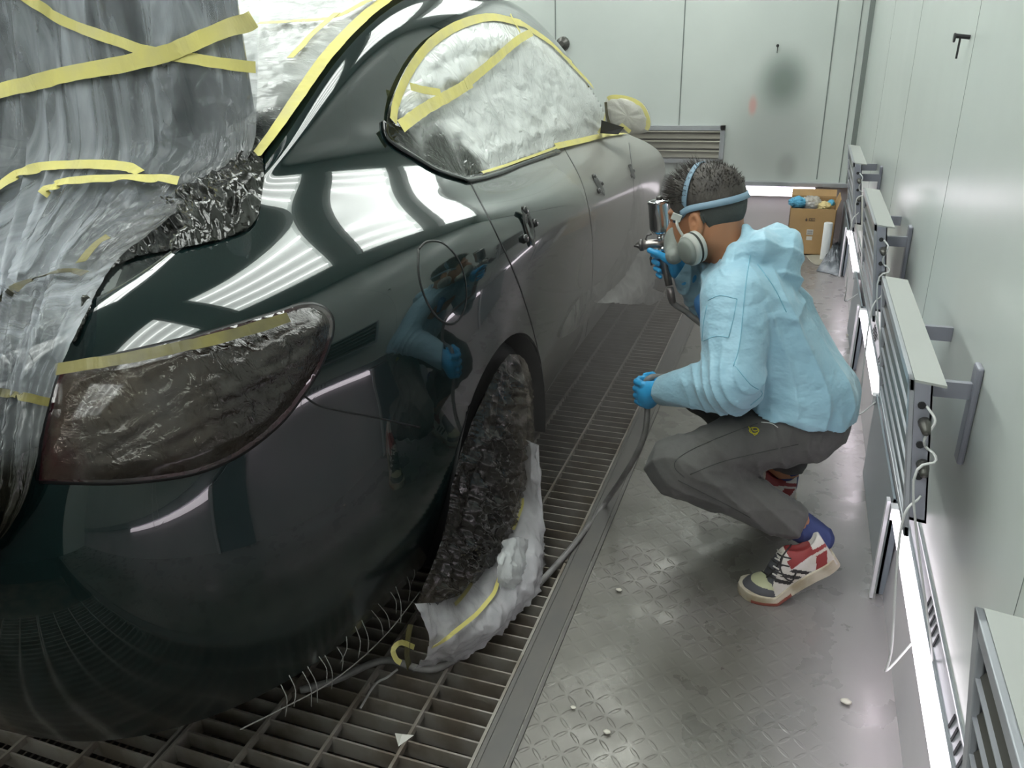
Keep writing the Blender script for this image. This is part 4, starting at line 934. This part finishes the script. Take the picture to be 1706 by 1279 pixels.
def body_sdf(P):
    d=head_sdf(P)
    d=smin(d,cap(P,hd(-.03,0,-.045),tuple(NB),.056,.064),.03)
    d=smin(d,cap(P,(-.10,2.06,.70),(.03,2.06,.52),.095,.09),.05); d=smin(d,cap(P,(-.10,2.18,.70),(.03,2.14,.52),.095,.09),.05)
    d=smin(d,cap(P,SL,SR,.05),.04); d=smin(d,cap(P,(.06,2.02,.45),(.06,2.13,.45),.095),.05)
    d=smin(d,chain(P,[SL,EL,WL],[.045,.036,.026]),.02); d=smin(d,chain(P,[SR,ER,WR],[.045,.036,.026]),.02)
    d=smin(d,chain(P,[HPL,KL,AL],[.075,.050,.035]),.03); d=smin(d,chain(P,[HPR,KR,AR_],[.075,.050,.035]),.03)
    return d
person=empty('person',(.03,2.05,0),'squatting painter in a pale blue hooded jacket and grey trousers, spraying the car','person')
def cls_body(C):
    return np.zeros(len(C),int)
body=sdf_obj('body',body_sdf,(-.38,1.72,.06),(.22,2.42,1.08),.0045,[skinm],person)
# hair: cropped shell plus tufts
def hair_sdf(P):
    q=(P-HC)@HB; d=head_sdf(P)-.0045
    top=ell(q,(-.008,0,.040),(.103,.080,.084)); d=smin(d,top,.01)
    # hairline: front edge, around the ear, nape
    line=q[:,2]-(-.006+.0*q[:,0]); 
    keep=np.minimum.reduce([ (.076+ .25*(q[:,2]-.05)-q[:,0]), ])      # in front
    zl=np.where(q[:,0]>.012,.030,np.where(q[:,0]>-.03,.018+(q[:,0]+.03)*.3,-.045))
    zl=np.interp(q[:,0],[-.12,-.06,-.034,-.022,.02,.035,.09],[-.058,-.060,-.035,.016,.022,-.004,.050])
    k2=q[:,2]-zl
    return np.maximum(d,-np.minimum(keep,k2)*.7)
def cls_hair(C):
    q=(C-HC)@HB; return np.where(q[:,2]<.022+.03*np.clip(-q[:,0]*4,0,1)*0+np.sin(q[:,0]*300)*.002,1,0)
hair=sdf_obj('hair',hair_sdf,(-.36,2.0,.84),(-.09,2.25,1.09),.0028,[hairm,fadem],person,cls_hair)
tb=B(); r3=random.Random(5)
for k in range(1500):
    a=r3.uniform(0,2*math.pi); el=math.acos(r3.uniform(.02,1)); 
    dx,dy,dz=math.sin(el)*math.cos(a),math.sin(el)*math.sin(a),math.cos(el)
    if dx>.8 and dz<.3: continue
    if dz<.22 and dx<.2: continue
    p=Vector(hd(-.008+dx*.101,dy*.078,.038+dz*.082)); n_=Vector(HB@np.array((dx+.28,dy,dz*1.0+.15),np.float32)).normalized()
    L=r3.uniform(.012,.034)*(1.15 if dx>.1 else .6)*(.6+.5*max(dz,0)); t=Vector((r3.uniform(-.5,.5),r3.uniform(-.5,.5),r3.uniform(-.3,.3)))
    side=n_.cross(Vector((.3,.5,.8))).normalized()*.0016; b2=n_.cross(side).normalized()*.0016; e=p+(n_+t*.45).normalized()*L; m_=p+n_*L*.5
    tb.add([p-side,p+side,p+b2,m_-side*.6,m_+side*.6,m_+b2*.6,e],[(0,1,4,3),(1,2,5,4),(2,0,3,5),(3,4,6),(4,5,6),(5,3,6)])
tb.build('hair_tufts',hairm,hair,True)
# ---- trousers
def trou_sdf(P):
    d=smin(cap(P,(.078,2.01,.425),(.078,2.13,.425),.110),cap(P,(.05,2.03,.50),(.05,2.11,.50),.085),.05)
    L1=cap(P,HPL,KL,.098,.064); L2=cap(P,KL,(AL[0]-.025,AL[1]-.004,AL[2]+.01),.064,.052)
    d=smin(d,smin(L1,L2,.03),.035)
    R1=cap(P,HPR,KR,.098,.064); R2=cap(P,KR,(AR_[0],AR_[1],AR_[2]+.05),.062,.054); d=smin(d,smin(R1,R2,.012),.035)
    # knee-back and hip creases
    kb=np.exp(-((P-np.array((-.13,1.83,.30)))**2).sum(1)/.012); hp=np.exp(-((P-np.array((.06,1.93,.42)))**2).sum(1)/.014)
    d-=fold_n(P,(1,.1,.8),95,1)*.0055*kb+fold_n(P,(1,0,.25),85,2)*.005*hp+fold_n(P,(.6,.2,1),40,3)*.0035+fold_n(P,(.7,.3,.9),26,6,2.8)*.007
    ank=np.exp(-((P-np.array((.07,1.865,.20)))**2).sum(1)/.004); d-=fold_n(P,(1,0,-.35),130,4)*.005*ank
    cut=(P-np.array((AL[0]+.014,AL[1],AL[2]+.0)))@np.array((.93,0,-.30)); near=(P[:,1]<1.98)&(P[:,2]<.30)&(P[:,0]>0)
    d=np.where(near,np.maximum(d,cut),d)
    low=P[:,2]<.28; d=np.where((P[:,1]>2.1)&low,np.maximum(d,.066-P[:,2]),d)
    return d
def cls_tr(C): return np.where((C[:,1]>2.10)&(C[:,0]<-.02),1,0)
tr=sdf_obj('trousers',trou_sdf,(-.31,1.70,.06),(.23,2.42,.64),.0042,[trou,trou2],person,cls_tr)
# ---- jacket
def jack_sdf(P,grow=0):
    a=smin(cap(P,(.055,2.005,.505),(-.085,2.025,.735),.112,.096),cap(P,(.055,2.15,.505),(-.095,2.18,.735),.112,.096),.05)
    d=smin(a,cap(P,(SL[0]+.005,SL[1]+.02,SL[2]),(SR[0],SR[1]-.02,SR[2]),.074),.05)
    d=smin(d,ell(P,(.068,2.07,.465),(.128,.197,.105)),.04)
    d=smin(d,cap(P,(.122,2.0,.455),(.122,2.14,.455),.070),.03)
    hang=smin(cap(P,(-.07,2.0,.54),(-.02,2.0,.47),.075,.07),cap(P,(-.07,2.14,.54),(-.02,2.14,.47),.075,.07),.05); d=smin(d,hang,.06)
    sl=smin(cap(P,SL,EL,.080,.070),cap(P,(EL[0]-.002,EL[1],EL[2]-.002),(WL[0]+.022,WL[1]-.006,WL[2]+.006),.070,.040),.02)
    sr=smin(cap(P,SR,ER,.078,.062),cap(P,ER,(WR[0]+.02,WR[1]+.004,WR[2]-.02),.062,.036),.02)
    # bagginess folds
    tor=fold_n(P,(.55,.15,.85),17,1.3,2.6)*.011+fold_n(P,(.9,.3,-.3),23,.4,2.8)*.008+fold_n(P,(.8,.2,.6),36,2.,2.6)*.005
    d=d-tor
    el_=np.exp(-((P-np.array(EL))**2).sum(1)/.010); f1=fold_n(P,(.9,-.3,.35),50,2.2,2.2)*.010*(.12+el_); f2=fold_n(P,(.5,.2,1),24,5,2.6)*.008
    sl=sl-f1-f2; sr=sr-fold_n(P,(.8,.2,-.5),60,4)*.006
    ins=cap(P,(-.06,1.965,.60),(-.10,1.95,.68),.012)
    d=smin(d,sl,.014); d=smin(d,sr,.018)
    # hem: follows the hips and ends in a clean slanted line
    zh=np.interp(P[:,0],[-.12,-.03,.03,.2],[.515,.478,.465,.436])+.003*np.sin(P[:,0]*60+P[:,1]*40)
    hip=trou_sdf(P)-.008; hip=np.maximum(hip,np.maximum(zh-P[:,2],-(P[:,0]+.10))); d=smin(d,hip,.010); d=np.maximum(d,np.where(P[:,0]>-.10,zh-P[:,2],-1))
    # cuffs
    c1=-(P-np.array(WL)-np.array((.012,0,0)))@np.array((.88,-.42,.20)); d=np.where((P[:,0]<-.22)&(P[:,2]<.58),np.maximum(d,c1),d)
    return d-grow
def hood_sdf(P):
    C=[(-.168,2.035,.775),(-.125,2.020,.835),(-.070,2.035,.862),(-.020,2.09,.850),(-.035,2.17,.845),(-.10,2.225,.83),(-.175,2.215,.775)]
    R=[.018,.030,.040,.046,.042,.032,.02]
    d=chain(P,C,R,.02); d=smin(d,cap(P,(-.025,2.06,.83),(.005,2.06,.775),.045,.030),.03); d=smin(d,cap(P,(-.11,2.04,.86),(-.112,2.075,.905),.018,.006),.025)
    d=smin(d,ell(P,(-.045,2.11,.80),(.062,.11,.045)),.03)
    return d-fold_n(P,(.4,.2,1),38,3,2.4)*.007-fold_n(P,(1,.5,.2),30,1,2)*.005
neckhole=lambda P:cap(P,hd(-.03,0,-.03),tuple(NB+np.array((0,0,.03))),.066,.060)
def jacket(P):
    d=smin(jack_sdf(P),hood_sdf(P),.008)
    nh=neckhole(P); d=np.where(nh<.0,np.maximum(d,-nh),d); return smax(d,-nh,.004)
def cls_j(C):
    nh=neckhole(C.astype(np.float32)); return np.where(nh<.004,1,0)
jk=sdf_obj('jacket',jacket,(-.33,1.73,.38),(.25,2.44,.95),.0036,[jack,navy],person,cls_j)
# navy open placket below the chin
def placket(P): 
    return chain(P,[(-.175,2.04,.765),(-.205,2.045,.71),(-.195,2.04,.66)],[.016,.02,.014],.01)-fold_n(P,(0,0,1),80,2)*.003
sdf_obj('collar_lining',placket,(-.24,2.0,.62),(-.14,2.09,.80),.003,[navy],person)
# jacket seams and sleeve pocket edges lying on the cloth
def snap(bv,px,py,off=.0):
    d=ray(px,py); l,nn,ix,ds=bv.ray_cast(Vector((0,0,H)),d.normalized(),10)
    if l is None: return None
    if nn.dot(d)>0: nn=-nn
    return l+nn*off
def bvh_of(o): return BVHTree.FromPolygons([tuple(v.co) for v in o.data.vertices],[tuple(p.vertices) for p in o.data.polygons])
seamj=mat('blue_seam',(.17,.38,.50),.6); seamt=mat('trouser_seam',(.045,.045,.045),.8)
bj=bvh_of(jk); bt=bvh_of(tr)
def seam(bv,lines,r,m,parent,name):
    q=B()
    for ln in lines:
        L=[snap(bv,x,y,.0004) for x,y in dens(ln,7)]; L=[p for p in L if p is not None]
        run=[L[0]] if L else []
        for p in L[1:]:
            if (p-run[-1]).length>.03: 
                if len(run)>2: q.tube(run,r,5)
                run=[p]
            else: run.append(p)
        if len(run)>2: q.tube(run,r,5)
    if q.v: return q.build(name,m,parent,True)
seam(bj,[[(1180,500),(1200,492),(1228,498)],[(1178,508),(1172,540),(1170,568)],[(1228,498),(1222,530),(1214,562)],[(1172,568),(1192,560),(1214,562)]],.0011,seamj,jk,'sleeve_pocket')
seam(bj,[[(1250,425),(1243,470),(1238,520),(1232,575),(1222,610)],[(1262,440),(1290,480),(1310,520)],[(1225,610),(1250,640),(1270,655),(1250,675)]],.0012,seamj,jk,'seam')
seam(bt,[[(1140,795),(1125,780),(1128,765),(1160,745),(1220,720),(1262,705)],[(1150,790),(1200,770),(1260,755),(1330,740)],[(1130,800),(1160,815),(1210,840),(1250,862)]],.0010,seamt,tr,'seam')
pk=seam(bt,[[(1268,703),(1285,705),(1296,712)]],.0013,mat('white_pocket_edge',(.6,.6,.58),.6),tr,'pocket_edge')
# embroidered yellow emblem
ym=mat('yellow_thread',(.42,.38,.02),.7); q=B()
for rr_,x0,y0 in ((8,1256,717),(4.5,1258,715)):
    pts=[snap(bt,x0+rr_*math.cos(a),y0+rr_*.62*math.sin(a),.0014) for a in [2*math.pi*k/14 for k in range(15)]]
    pts=[p for p in pts if p is not None]
    if len(pts)>4: q.tube(pts,.0013,5)
pts=[snap(bt,x,y,.0014) for x,y in ((1247,711),(1252,720),(1257,725),(1262,722))]
if None not in pts: q.tube(pts,.0014,5)
if q.v: q.build('emblem',ym,tr,True)
# ---- gloved hands
def handR(P):
    T=np.array((-.340,2.200,.800)); Bt=np.array((-.318,2.200,.705))
    ax=lambda z:T+(Bt-T)*((T[2]-z)/(T[2]-Bt[2]))
    palm=ell(P,ax(.768)+np.array((.030,.004,0)),(.017,.030,.042)); d=smin(palm,cap(P,ax(.765)+np.array((.034,.006,0)),WR,.020,.024),.02)
    for k,(z,r_,s_) in enumerate(((.796,.0085,1),(.776,.0088,1.04),(.756,.0083,1.0),(.738,.0074,.9))):
        a=ax(z); pts=[a+np.array((.026,.026*s_,.002)),a+np.array((.002,.030*s_,0)),a+np.array((-.022*s_,.020,-.002)),a+np.array((-.027*s_,-.004,-.003)),a+np.array((-.014,-.023,-.004))]
        d=smin(d,chain(P,pts,[r_*1.12,r_*1.08,r_,r_*.95,r_*.82],.002),.0035)
    a=ax(.79); d=smin(d,chain(P,[a+np.array((.030,-.012,-.018)),a+np.array((.014,-.027,-.002)),a+np.array((-.012,-.028,.012)),a+np.array((-.036,-.024,.019))],[.014,.0115,.0095,.008],.003),.006)
    return d
sdf_obj('glove',lambda P:smin(handR(P),cap(P,WR,(WR[0]+.03,WR[1]+.006,WR[2]-.035),.0255,.033),.01),(-.42,2.13,.68),(-.24,2.28,.85),.0019,[glove],person)
def handL(P):
    ox,oy=-.328,1.975
    d=ell(P,(ox+.004,oy-.024,.466),(.030,.017,.041)); d=smin(d,cap(P,(ox+.01,oy-.022,.468),WL,.020,.024),.02)
    for k,(z,r_,s_) in enumerate(((.497,.0085,1),(.477,.0088,1.05),(.457,.0084,1),(.439,.0075,.9))):
        pts=[(ox-.012,oy-.026,z),(ox-.030*s_,oy-.010,z-.001),(ox-.027*s_,oy+.014,z-.002),(ox-.006,oy+.025,z-.003),(ox+.012,oy+.016,z-.003)]
        d=smin(d,chain(P,pts,[r_*1.15,r_*1.1,r_,r_*.95,r_*.82],.002),.0035)
    d=smin(d,chain(P,[(ox+.026,oy-.018,.478),(ox+.024,oy+.006,.498),(ox+.006,oy+.024,.506),(ox-.014,oy+.030,.500)],[.013,.011,.0095,.008],.003),.006)
    return d
sdf_obj('glove',lambda P:smin(handL(P),cap(P,WL,(WL[0]+.04,WL[1]-.02,WL[2]+.014),.0255,.034),.01),(-.39,1.90,.40),(-.24,2.03,.54),.0019,[glove],person)
# ---- respirator
mc=np.array(hd(.085,.0,-.078))
q=None
def mask_body(P):
    q=(P-HC)@HB; d=ell(q,(.090,0,-.072),(.038,.042,.048)); return smin(d,cap(q,(.10,.02,-.085),(.075,.062,-.095),.020,.024),.015)
rb=sdf_obj('respirator',mask_body,tuple(mc-.10),tuple(mc+.10),.0035,[maskm],person)
def lathe(name,c,axis,prof,m,parent,n_=36,sx=1.,sy=1.,fm_=None,up=(0,0,1)):
    A=Vector(axis).normalized(); U=Vector(up); U=(U-A*U.dot(A)).normalized(); W=A.cross(U); vs=[];fs=[];mi=[]
    for i in range(n_):
        a=2*math.pi*i/n_
        for r_,h_ in prof: vs.append(Vector(c)+A*h_+U*(math.cos(a)*r_*sy)+W*(math.sin(a)*r_*sx))
    k=len(prof)
    for i in range(n_):
        for j in range(k-1): fs.append((i*k+j,((i+1)%n_)*k+j,((i+1)%n_)*k+j+1,i*k+j+1)); mi.append(0 if fm_ is None else fm_[j])
    return mk(name,vs,fs,m,parent,True,mi)
ccart=Vector(atY(1158,412,2.035)); caxis=Vector((-.62,-.72,-.22))
lathe('filter_cartridge',ccart+caxis.normalized()*-.0,caxis,[(0,-.012),(.030,-.012),(.038,-.008),(.0385,.004),(.035,.006),(.035,.009),(.0385,.011),(.0385,.020),(.034,.026),(.031,.027),(.030,.033),(.024,.037),(0,.038)],[maskm,maskl,maskd],rb,40,1.,1.12,[1,1,1,2,2,2,1,1,0,0,0,0])
cr2_=Vector(hd(.095,-.07,-.10)); lathe('filter_cartridge',cr2_,Vector(HB@np.array((.5,-.85,-.1),np.float32)),[(0,-.01),(.036,-.008),(.037,.02),(.03,.028),(0,.03)],[maskm],rb)
# straps hugging the head
hb=bvh_of(hair); bb_=bvh_of(body)
def headpt(x,y,z,off):
    """push a head-local direction out to the hair/skin surface"""
    o=Vector(hd(-.005,0,.0)); t=Vector(hd(x,y,z)); d=(t-o).normalized(); best=0
    for bv in (hb,bb_):
        l,nn,ix,ds=bv.ray_cast(o+d*.2,-d,.2)
        if l is not None: best=max(best,(l-o).length)
    return o+d*(best+off)
def strap_on(pts,wd,nm_,m=strapm,off=.003,th=.0025):
    P=[Vector(p) for p in spline([tuple(headpt(*p,off)) for p in pts],30)]; c=Vector(hd(-.005,0,0)); N=[(p-c).normalized() for p in P]
    return ribbon(P,N,wd,nm_,m,rb,th)
strap_on([(.030,.075,.012),(.0,.08,.022),(-.05,.065,.022),(-.085,.035,.022),(-.10,0,.024),(-.085,-.035,.024),(-.04,-.07,.03)],.017,'head_strap')
strap_on([(.022,.078,.016),(.010,.072,.05),(.0,.05,.085),(-.005,.0,.10),(.0,-.05,.085)],.016,'head_strap')
jn=headpt(.024,.077,.014,.004)
sp=[jn,headpt(.05,.066,-.005,.008),Vector(atY(1128,362,2.03))]
P_=[Vector(p) for p in spline([tuple(p) for p in sp],16)]; ribbon(P_,[(-ray(1140,350)).normalized()]*16,.015,'side_strap',strapm,rb,.0025)
P_=[Vector(p) for p in spline([tuple(atY(1128,362,2.03)),tuple(atY(1130,380,2.02)),tuple(ccart+caxis.normalized()*.01)],14)]; ribbon(P_,[(-ray(1130,380)).normalized()]*14,.007,'lower_strap',maskl,rb,.003)
b_=B(); c=Vector(atY(1127,362,2.028)); b_.bar(c+Vector((-.012,0,.004)),c+Vector((.012,0,-.004)),.006,.018); smooth_edges(b_.build('buckle',maskl,rb),.0015)
# ---- shoes
white=mat('worn_white_leather',(.58,.55,.52),.45,var=((.45,.41,.34),14,.45,.7)); redl=mat('red_leather',(.24,.035,.035),.5); solem=mat('dirty_cream_sole',(.52,.47,.38),.6,var=((.30,.25,.17),14,.4,.65))
darkl=mat('charcoal_suede',(.075,.075,.085),.7); stripem=mat('dark_stripe',(.03,.028,.028),.5); creamt=mat('grubby_toe_leather',(.42,.42,.27),.55); gums=mat('red_gum_sole',(.24,.07,.05),.6)
def shoe(ball,heel_dir,raise_,label_side,tilt=0.):
    """local x heel->toe 0..0.285, ball joint at x=.20; returns local->world and world->local"""
    b0=np.array(ball); f=np.array((heel_dir[0],heel_dir[1],0.)); f/=np.linalg.norm(f)     # direction pointing to the toe, on the floor
    lft=np.array((-f[1],f[0],0.)); up=np.array((0,0,1.))
    ca,sa=math.cos(raise_),math.sin(raise_)
    def inv(P):
        q=P-b0; x=q@f; y=q@lft; z=q@up
        # behind the ball rotate down
        xr=x*ca-z*sa; zr=x*sa+z*ca
        w_=np.clip((-x+.3*z)/.03+.5,0,1); w_=w_*w_*(3-2*w_)
        return np.stack([.20+(x*(1-w_)+xr*w_)/.92,y/.95,(z*(1-w_)+zr*w_)/.95],1)
    return inv
def sint(x,xs,ys):
    n=60; q=np.array(spline(list(zip(xs,ys)),n)); return np.interp(x,q[:,0],q[:,1])
def shoe_upper(q):
    x,y,z=q[:,0],q[:,1],q[:,2]
    hw=sint(x,[0,.03,.08,.14,.20,.25,.285],[.028,.034,.035,.040,.048,.045,.016]); off=sint(x,[0,.1,.2,.285],[0,0,.004,-.004])
    topz=sint(x,[-.01,.01,.06,.095,.125,.16,.20,.245,.275,.29],[.105,.112,.100,.116,.108,.088,.068,.052,.040,.02])
    yy=np.abs(y-off)/hw; zz=(z-.015)/(topz-.015)
    sh=np.where(zz>0,(yy**2.4+np.clip(zz,0,3)**2.6),(yy**2.4))
    d=(sh**(1/2.5)-1)*.035
    d=np.maximum(d,.012-z); d=np.maximum(d,-(x+ .002)); 
    # heel opening
    op=ell(q,(.050,0,.135),(.050,.025,.048)); d=smax(d,-op,.004)
    return smax(d,x-.287,.01)
def shoe_sole(q):
    x,y,z=q[:,0],q[:,1],q[:,2]
    hw=sint(x,[-.01,0,.03,.08,.14,.20,.25,.28,.293],[.010,.026,.037,.038,.042,.052,.050,.035,.010]); off=sint(x,[0,.1,.2,.285],[0,0,.004,-.004])
    hgt=sint(x,[0,.1,.2,.29],[.034,.030,.026,.028])
    d=np.maximum(np.abs(y-off)-hw,np.abs(z-hgt/2)-hgt/2); d=np.maximum(d,np.maximum(-.006-x,x-.294)); return d*.8-.0008
def build_shoe(inv,lo,hi,hs,parent):
    def cu(C):
        q=inv(C); x,y,z=q[:,0],q[:,1],q[:,2]; m=np.zeros(len(C),int); side=np.abs(y)>.012
        topz=np.interp(x,[-.01,.01,.06,.095,.125,.16,.20,.245,.275,.29],[.105,.112,.100,.116,.108,.088,.068,.052,.040,.02])
        m[(x<.112)&(z>.078-.10*np.clip(x-.03,0,.1))]=1                                    # red collar
        m[(x<.034)&(z>.088)]=0
        hs_=(x+.55*(z-.03)); m[(hs_<.058)&(hs_>.024)&(z<.070)&(z>.022)]=1                              # heel panel
        m[(x>.10)&(x<.128)&(z>.094)]=0
        for c in (.074,.101,.128):
            s_=x-1.05*(z-.03)-c; m[(np.abs(s_)<.0075)&(z<.068)&(z>.034)&side]=2
        m[(x>.128)&(x<.213)&(z>topz-.017)]=3                                     # tongue, lace area
        m[(x>.196)&(z>.0)]=np.where(z[(x>.196)]<.046,3,4)
        m[(x>.196)&(x<.213)&(z>.060)]=3
        return m
    up_=sdf_obj('shoe',lambda P:shoe_upper(inv(P)),lo,hi,hs,[white,redl,stripem,darkl,creamt],parent,cu)
    def cs_(C):
        q=inv(C); return np.where((q[:,2]<.010)&(q[:,0]>.15)&(q[:,0]<.27),1,0)
    sdf_obj('sole',lambda P:shoe_sole(inv(P)),lo,hi,hs,[solem,gums],up_,cs_)
    return up_
invL=shoe((.050,1.805,0),(-.955,-.30),math.radians(33),'near')
su=build_shoe(invL,(-.10,1.72,-.004),(.27,1.97,.27),.0024,person)
bsu=bvh_of(su)
q=B()
for ln in ([(1287,912),(1300,925),(1318,930)],[(1280,925),(1295,938),(1315,943)],[(1273,938),(1290,951),(1308,957)],[(1270,952),(1288,962),(1303,967)],[(1318,908),(1305,925),(1290,950),(1278,962)],[(1305,925),(1300,945),(1308,962),(1320,966),(1326,952)]):
    L=[snap(bsu,x,y,.002) for x,y in dens(ln,4)]; L=[p for p in L if p is not None]
    if len(L)>3: q.tube(L,.0021,6)
if q.v: q.build('laces',stripem,su,True)
q=B()
for ln in ([(1297,917),(1303,920)],[(1293,930),(1300,934)],[(1290,943),(1298,948)],[(1288,955),(1296,960)]):
    L=[snap(bsu,x,y,.0035) for x,y in dens(ln,2)]; L=[p for p in L if p is not None]
    if len(L)>2: q.tube(L,.0022,6)
if q.v: q.build('eyelets',white,su,True)
invR=shoe((-.09,2.262,0),(-.995,-.06),math.radians(1),'far')
build_shoe(invR,(-.20,2.18,-.004),(.13,2.34,.14),.0034,person)
def sockf(P): return cap(P,(AL[0]-.05,AL[1],AL[2]+.02),(AL[0]+.06,AL[1]+.012,AL[2]-.045),.046,.036)-fold_n(P,(1,0,0),160,2)*.002
sdf_obj('sock',sockf,(-.02,1.78,.06),(.20,1.96,.27),.003,[sock],person)
sdf_obj('sock',lambda P:cap(P,(AR_[0],AR_[1],.20),(AR_[0]+.0,AR_[1],.06),.036,.034),(-.0,2.2,.0),(.14,2.36,.26),.004,[sock],person)
# ---- spray gun and hose
chrome=mat('polished_steel',(.62,.62,.64),.12,metal=1); dk=mat('dark_metal',(.12,.11,.11),.3,metal=.8); gunm=mat('gun_body_metal',(.32,.29,.28),.28,metal=.85)
gun=empty('spray_gun',(-.335,2.2,.76),'small chrome spray gun with top cup held in a blue glove','spray gun')
T=Vector((-.340,2.2,.800)); Bt=Vector((-.318,2.2,.705))
q=B(); q.tube([Bt,T,T+Vector((-.003,0,.012))],[.0105,.0125,.012],14); q.build('handle',gunm,gun,True)
q=B(); q.tube([T+Vector((.012,0,.022)),T+Vector((-.02,0,.024)),T+Vector((-.045,0,.020)),T+Vector((-.056,0,.018))],[.0115,.0125,.0135,.015],16); q.build('gun_body',gunm,gun,True)
q=B(); c=T+Vector((-.056,0,.018)); q.tube([c,c+Vector((-.009,0,-.001)),c+Vector((-.013,0,-.0015)),c+Vector((-.022,0,-.003))],[.0175,.0175,.011,.005],16); q.tube([c+Vector((-.008,-.014,0)),c+Vector((-.024,-.012,-.002))],[.004,.003],6); q.tube([c+Vector((-.008,.014,0)),c+Vector((-.024,.012,-.002))],[.004,.003],6); q.build('nozzle',dk,gun,True)
q=B(); q.tube([T+Vector((-.036,0,.026)),T+Vector((-.050,0,.034)),T+Vector((-.046,0,.046)),T+Vector((-.034,0,.050))],.0028,7); q.tube([T+Vector((-.026,0,.005)),T+Vector((-.034,0,-.020)),T+Vector((-.030,0,-.040))],.0035,7); q.build('trigger',dk,gun,True)
cb=T+Vector((-.010,0,.048)); ax_=Vector((-.10,0,1)).normalized()
q=B(); q.tube([T+Vector((-.010,0,.028)),cb],[.008,.009],12); q.build('cup_neck',chrome,gun,True)
lathe('paint_cup',cb,ax_,[(.009,0),(.020,.006),(.0265,.016),(.028,.022),(.028,.088),(.0295,.089),(.0295,.096),(.027,.098),(.012,.101),(0,.101)],[chrome],gun,36)
q=B(); c2=cb+ax_*.102; q.tube([c2+Vector((.004,0,0)),c2+Vector((.004,0,0))+ax_*.007],[.010,.008],14); q.bar(c2+Vector((.014,0,.002)),c2+Vector((.030,0,.004)),.012,.008); q.build('lid_cap',dk,gun,True)
q=B(); q.tube([T+Vector((.012,0,.022)),T+Vector((.028,0,.022))],[.009,.008],12); q.tube([T+Vector((.0,-.012,.014)),T+Vector((.004,-.024,.014))],[.006,.007],10); q.build('knob',chrome,gun,True)
hosem=mat('grey_hose',(.21,.20,.20),.4,var=((.14,.135,.13),20,.4,.6)); ferr=mat('hose_ferrule',(.20,.17,.17),.35,metal=.5)
hp=[Bt+Vector((.002,0,-.006)),Bt+Vector((.012,0,-.05)),Vector(atY(1150,525,2.20)),Vector((-.175,2.16,.56)),Vector((-.235,2.04,.50)),Vector((-.328,1.975,.505)),Vector((-.328,1.975,.43)),Vector(atY(1074,722,1.95)),Vector(atY(1050,775,1.96)),onF(1008,838,.012),onF(960,902,.012),onF(905,965,.012),onF(850,1022,.012),onF(790,1075,.012),onF(720,1115,.012),onF(640,1100,.012),onF(560,1132,.012),onF(500,1150,.012)]
q=B(); q.tube(spline([tuple(p) for p in hp],150),.0085,10); hz=q.build('air_hose',hosem,None,True); prop(hz,'grey air hose running from the left glove down across the grating','hose')
q=B(); q.tube([Bt+Vector((.003,0,-.008)),Bt+Vector((.008,0,-.03)),Bt+Vector((.013,0,-.052))],[.0105,.011,.010],12); q.build('hose_coupling',ferr,gun,True)
# ================================================================ SPRAY MIST hanging by the doors
vm=bpy.data.materials.new('paint_mist'); vm.use_nodes=True; h=NT(vm); h.t.nodes.remove(h.b)
vs=h.n('ShaderNodeVolumePrincipled'); vs.inputs['Color'].default_value=(.82,.80,.78,1); vs.inputs['Anisotropy'].default_value=.2
tc=h.n('ShaderNodeTexCoord'); ln=h.n('ShaderNodeVectorMath',operation='LENGTH'); h.l(tc.outputs['Object'],ln.inputs[0])
fr_=h.n('ShaderNodeMapRange',i1=0,i2=1,i3=.8,i4=0); fr_.interpolation_type='SMOOTHSTEP'; h.l(ln.outputs['Value'],fr_.inputs[0]); h.l(fr_.outputs[0],vs.inputs['Density']); h.l(vs.outputs[0],h.t.nodes['Material Output'].inputs['Volume'])
bm=bmesh.new(); bmesh.ops.create_icosphere(bm,subdivisions=3,radius=1); me=bpy.data.meshes.new('paint_mist'); bm.to_mesh(me); bm.free(); me.materials.append(vm)
o=bpy.data.objects.new('paint_mist',me); COL.objects.link(o); o.location=(-.50,2.75,.52); o.scale=(.62,1.55,.75)
prop(o,'pale haze of paint mist hanging between the painter and the car doors','mist',kind='stuff')
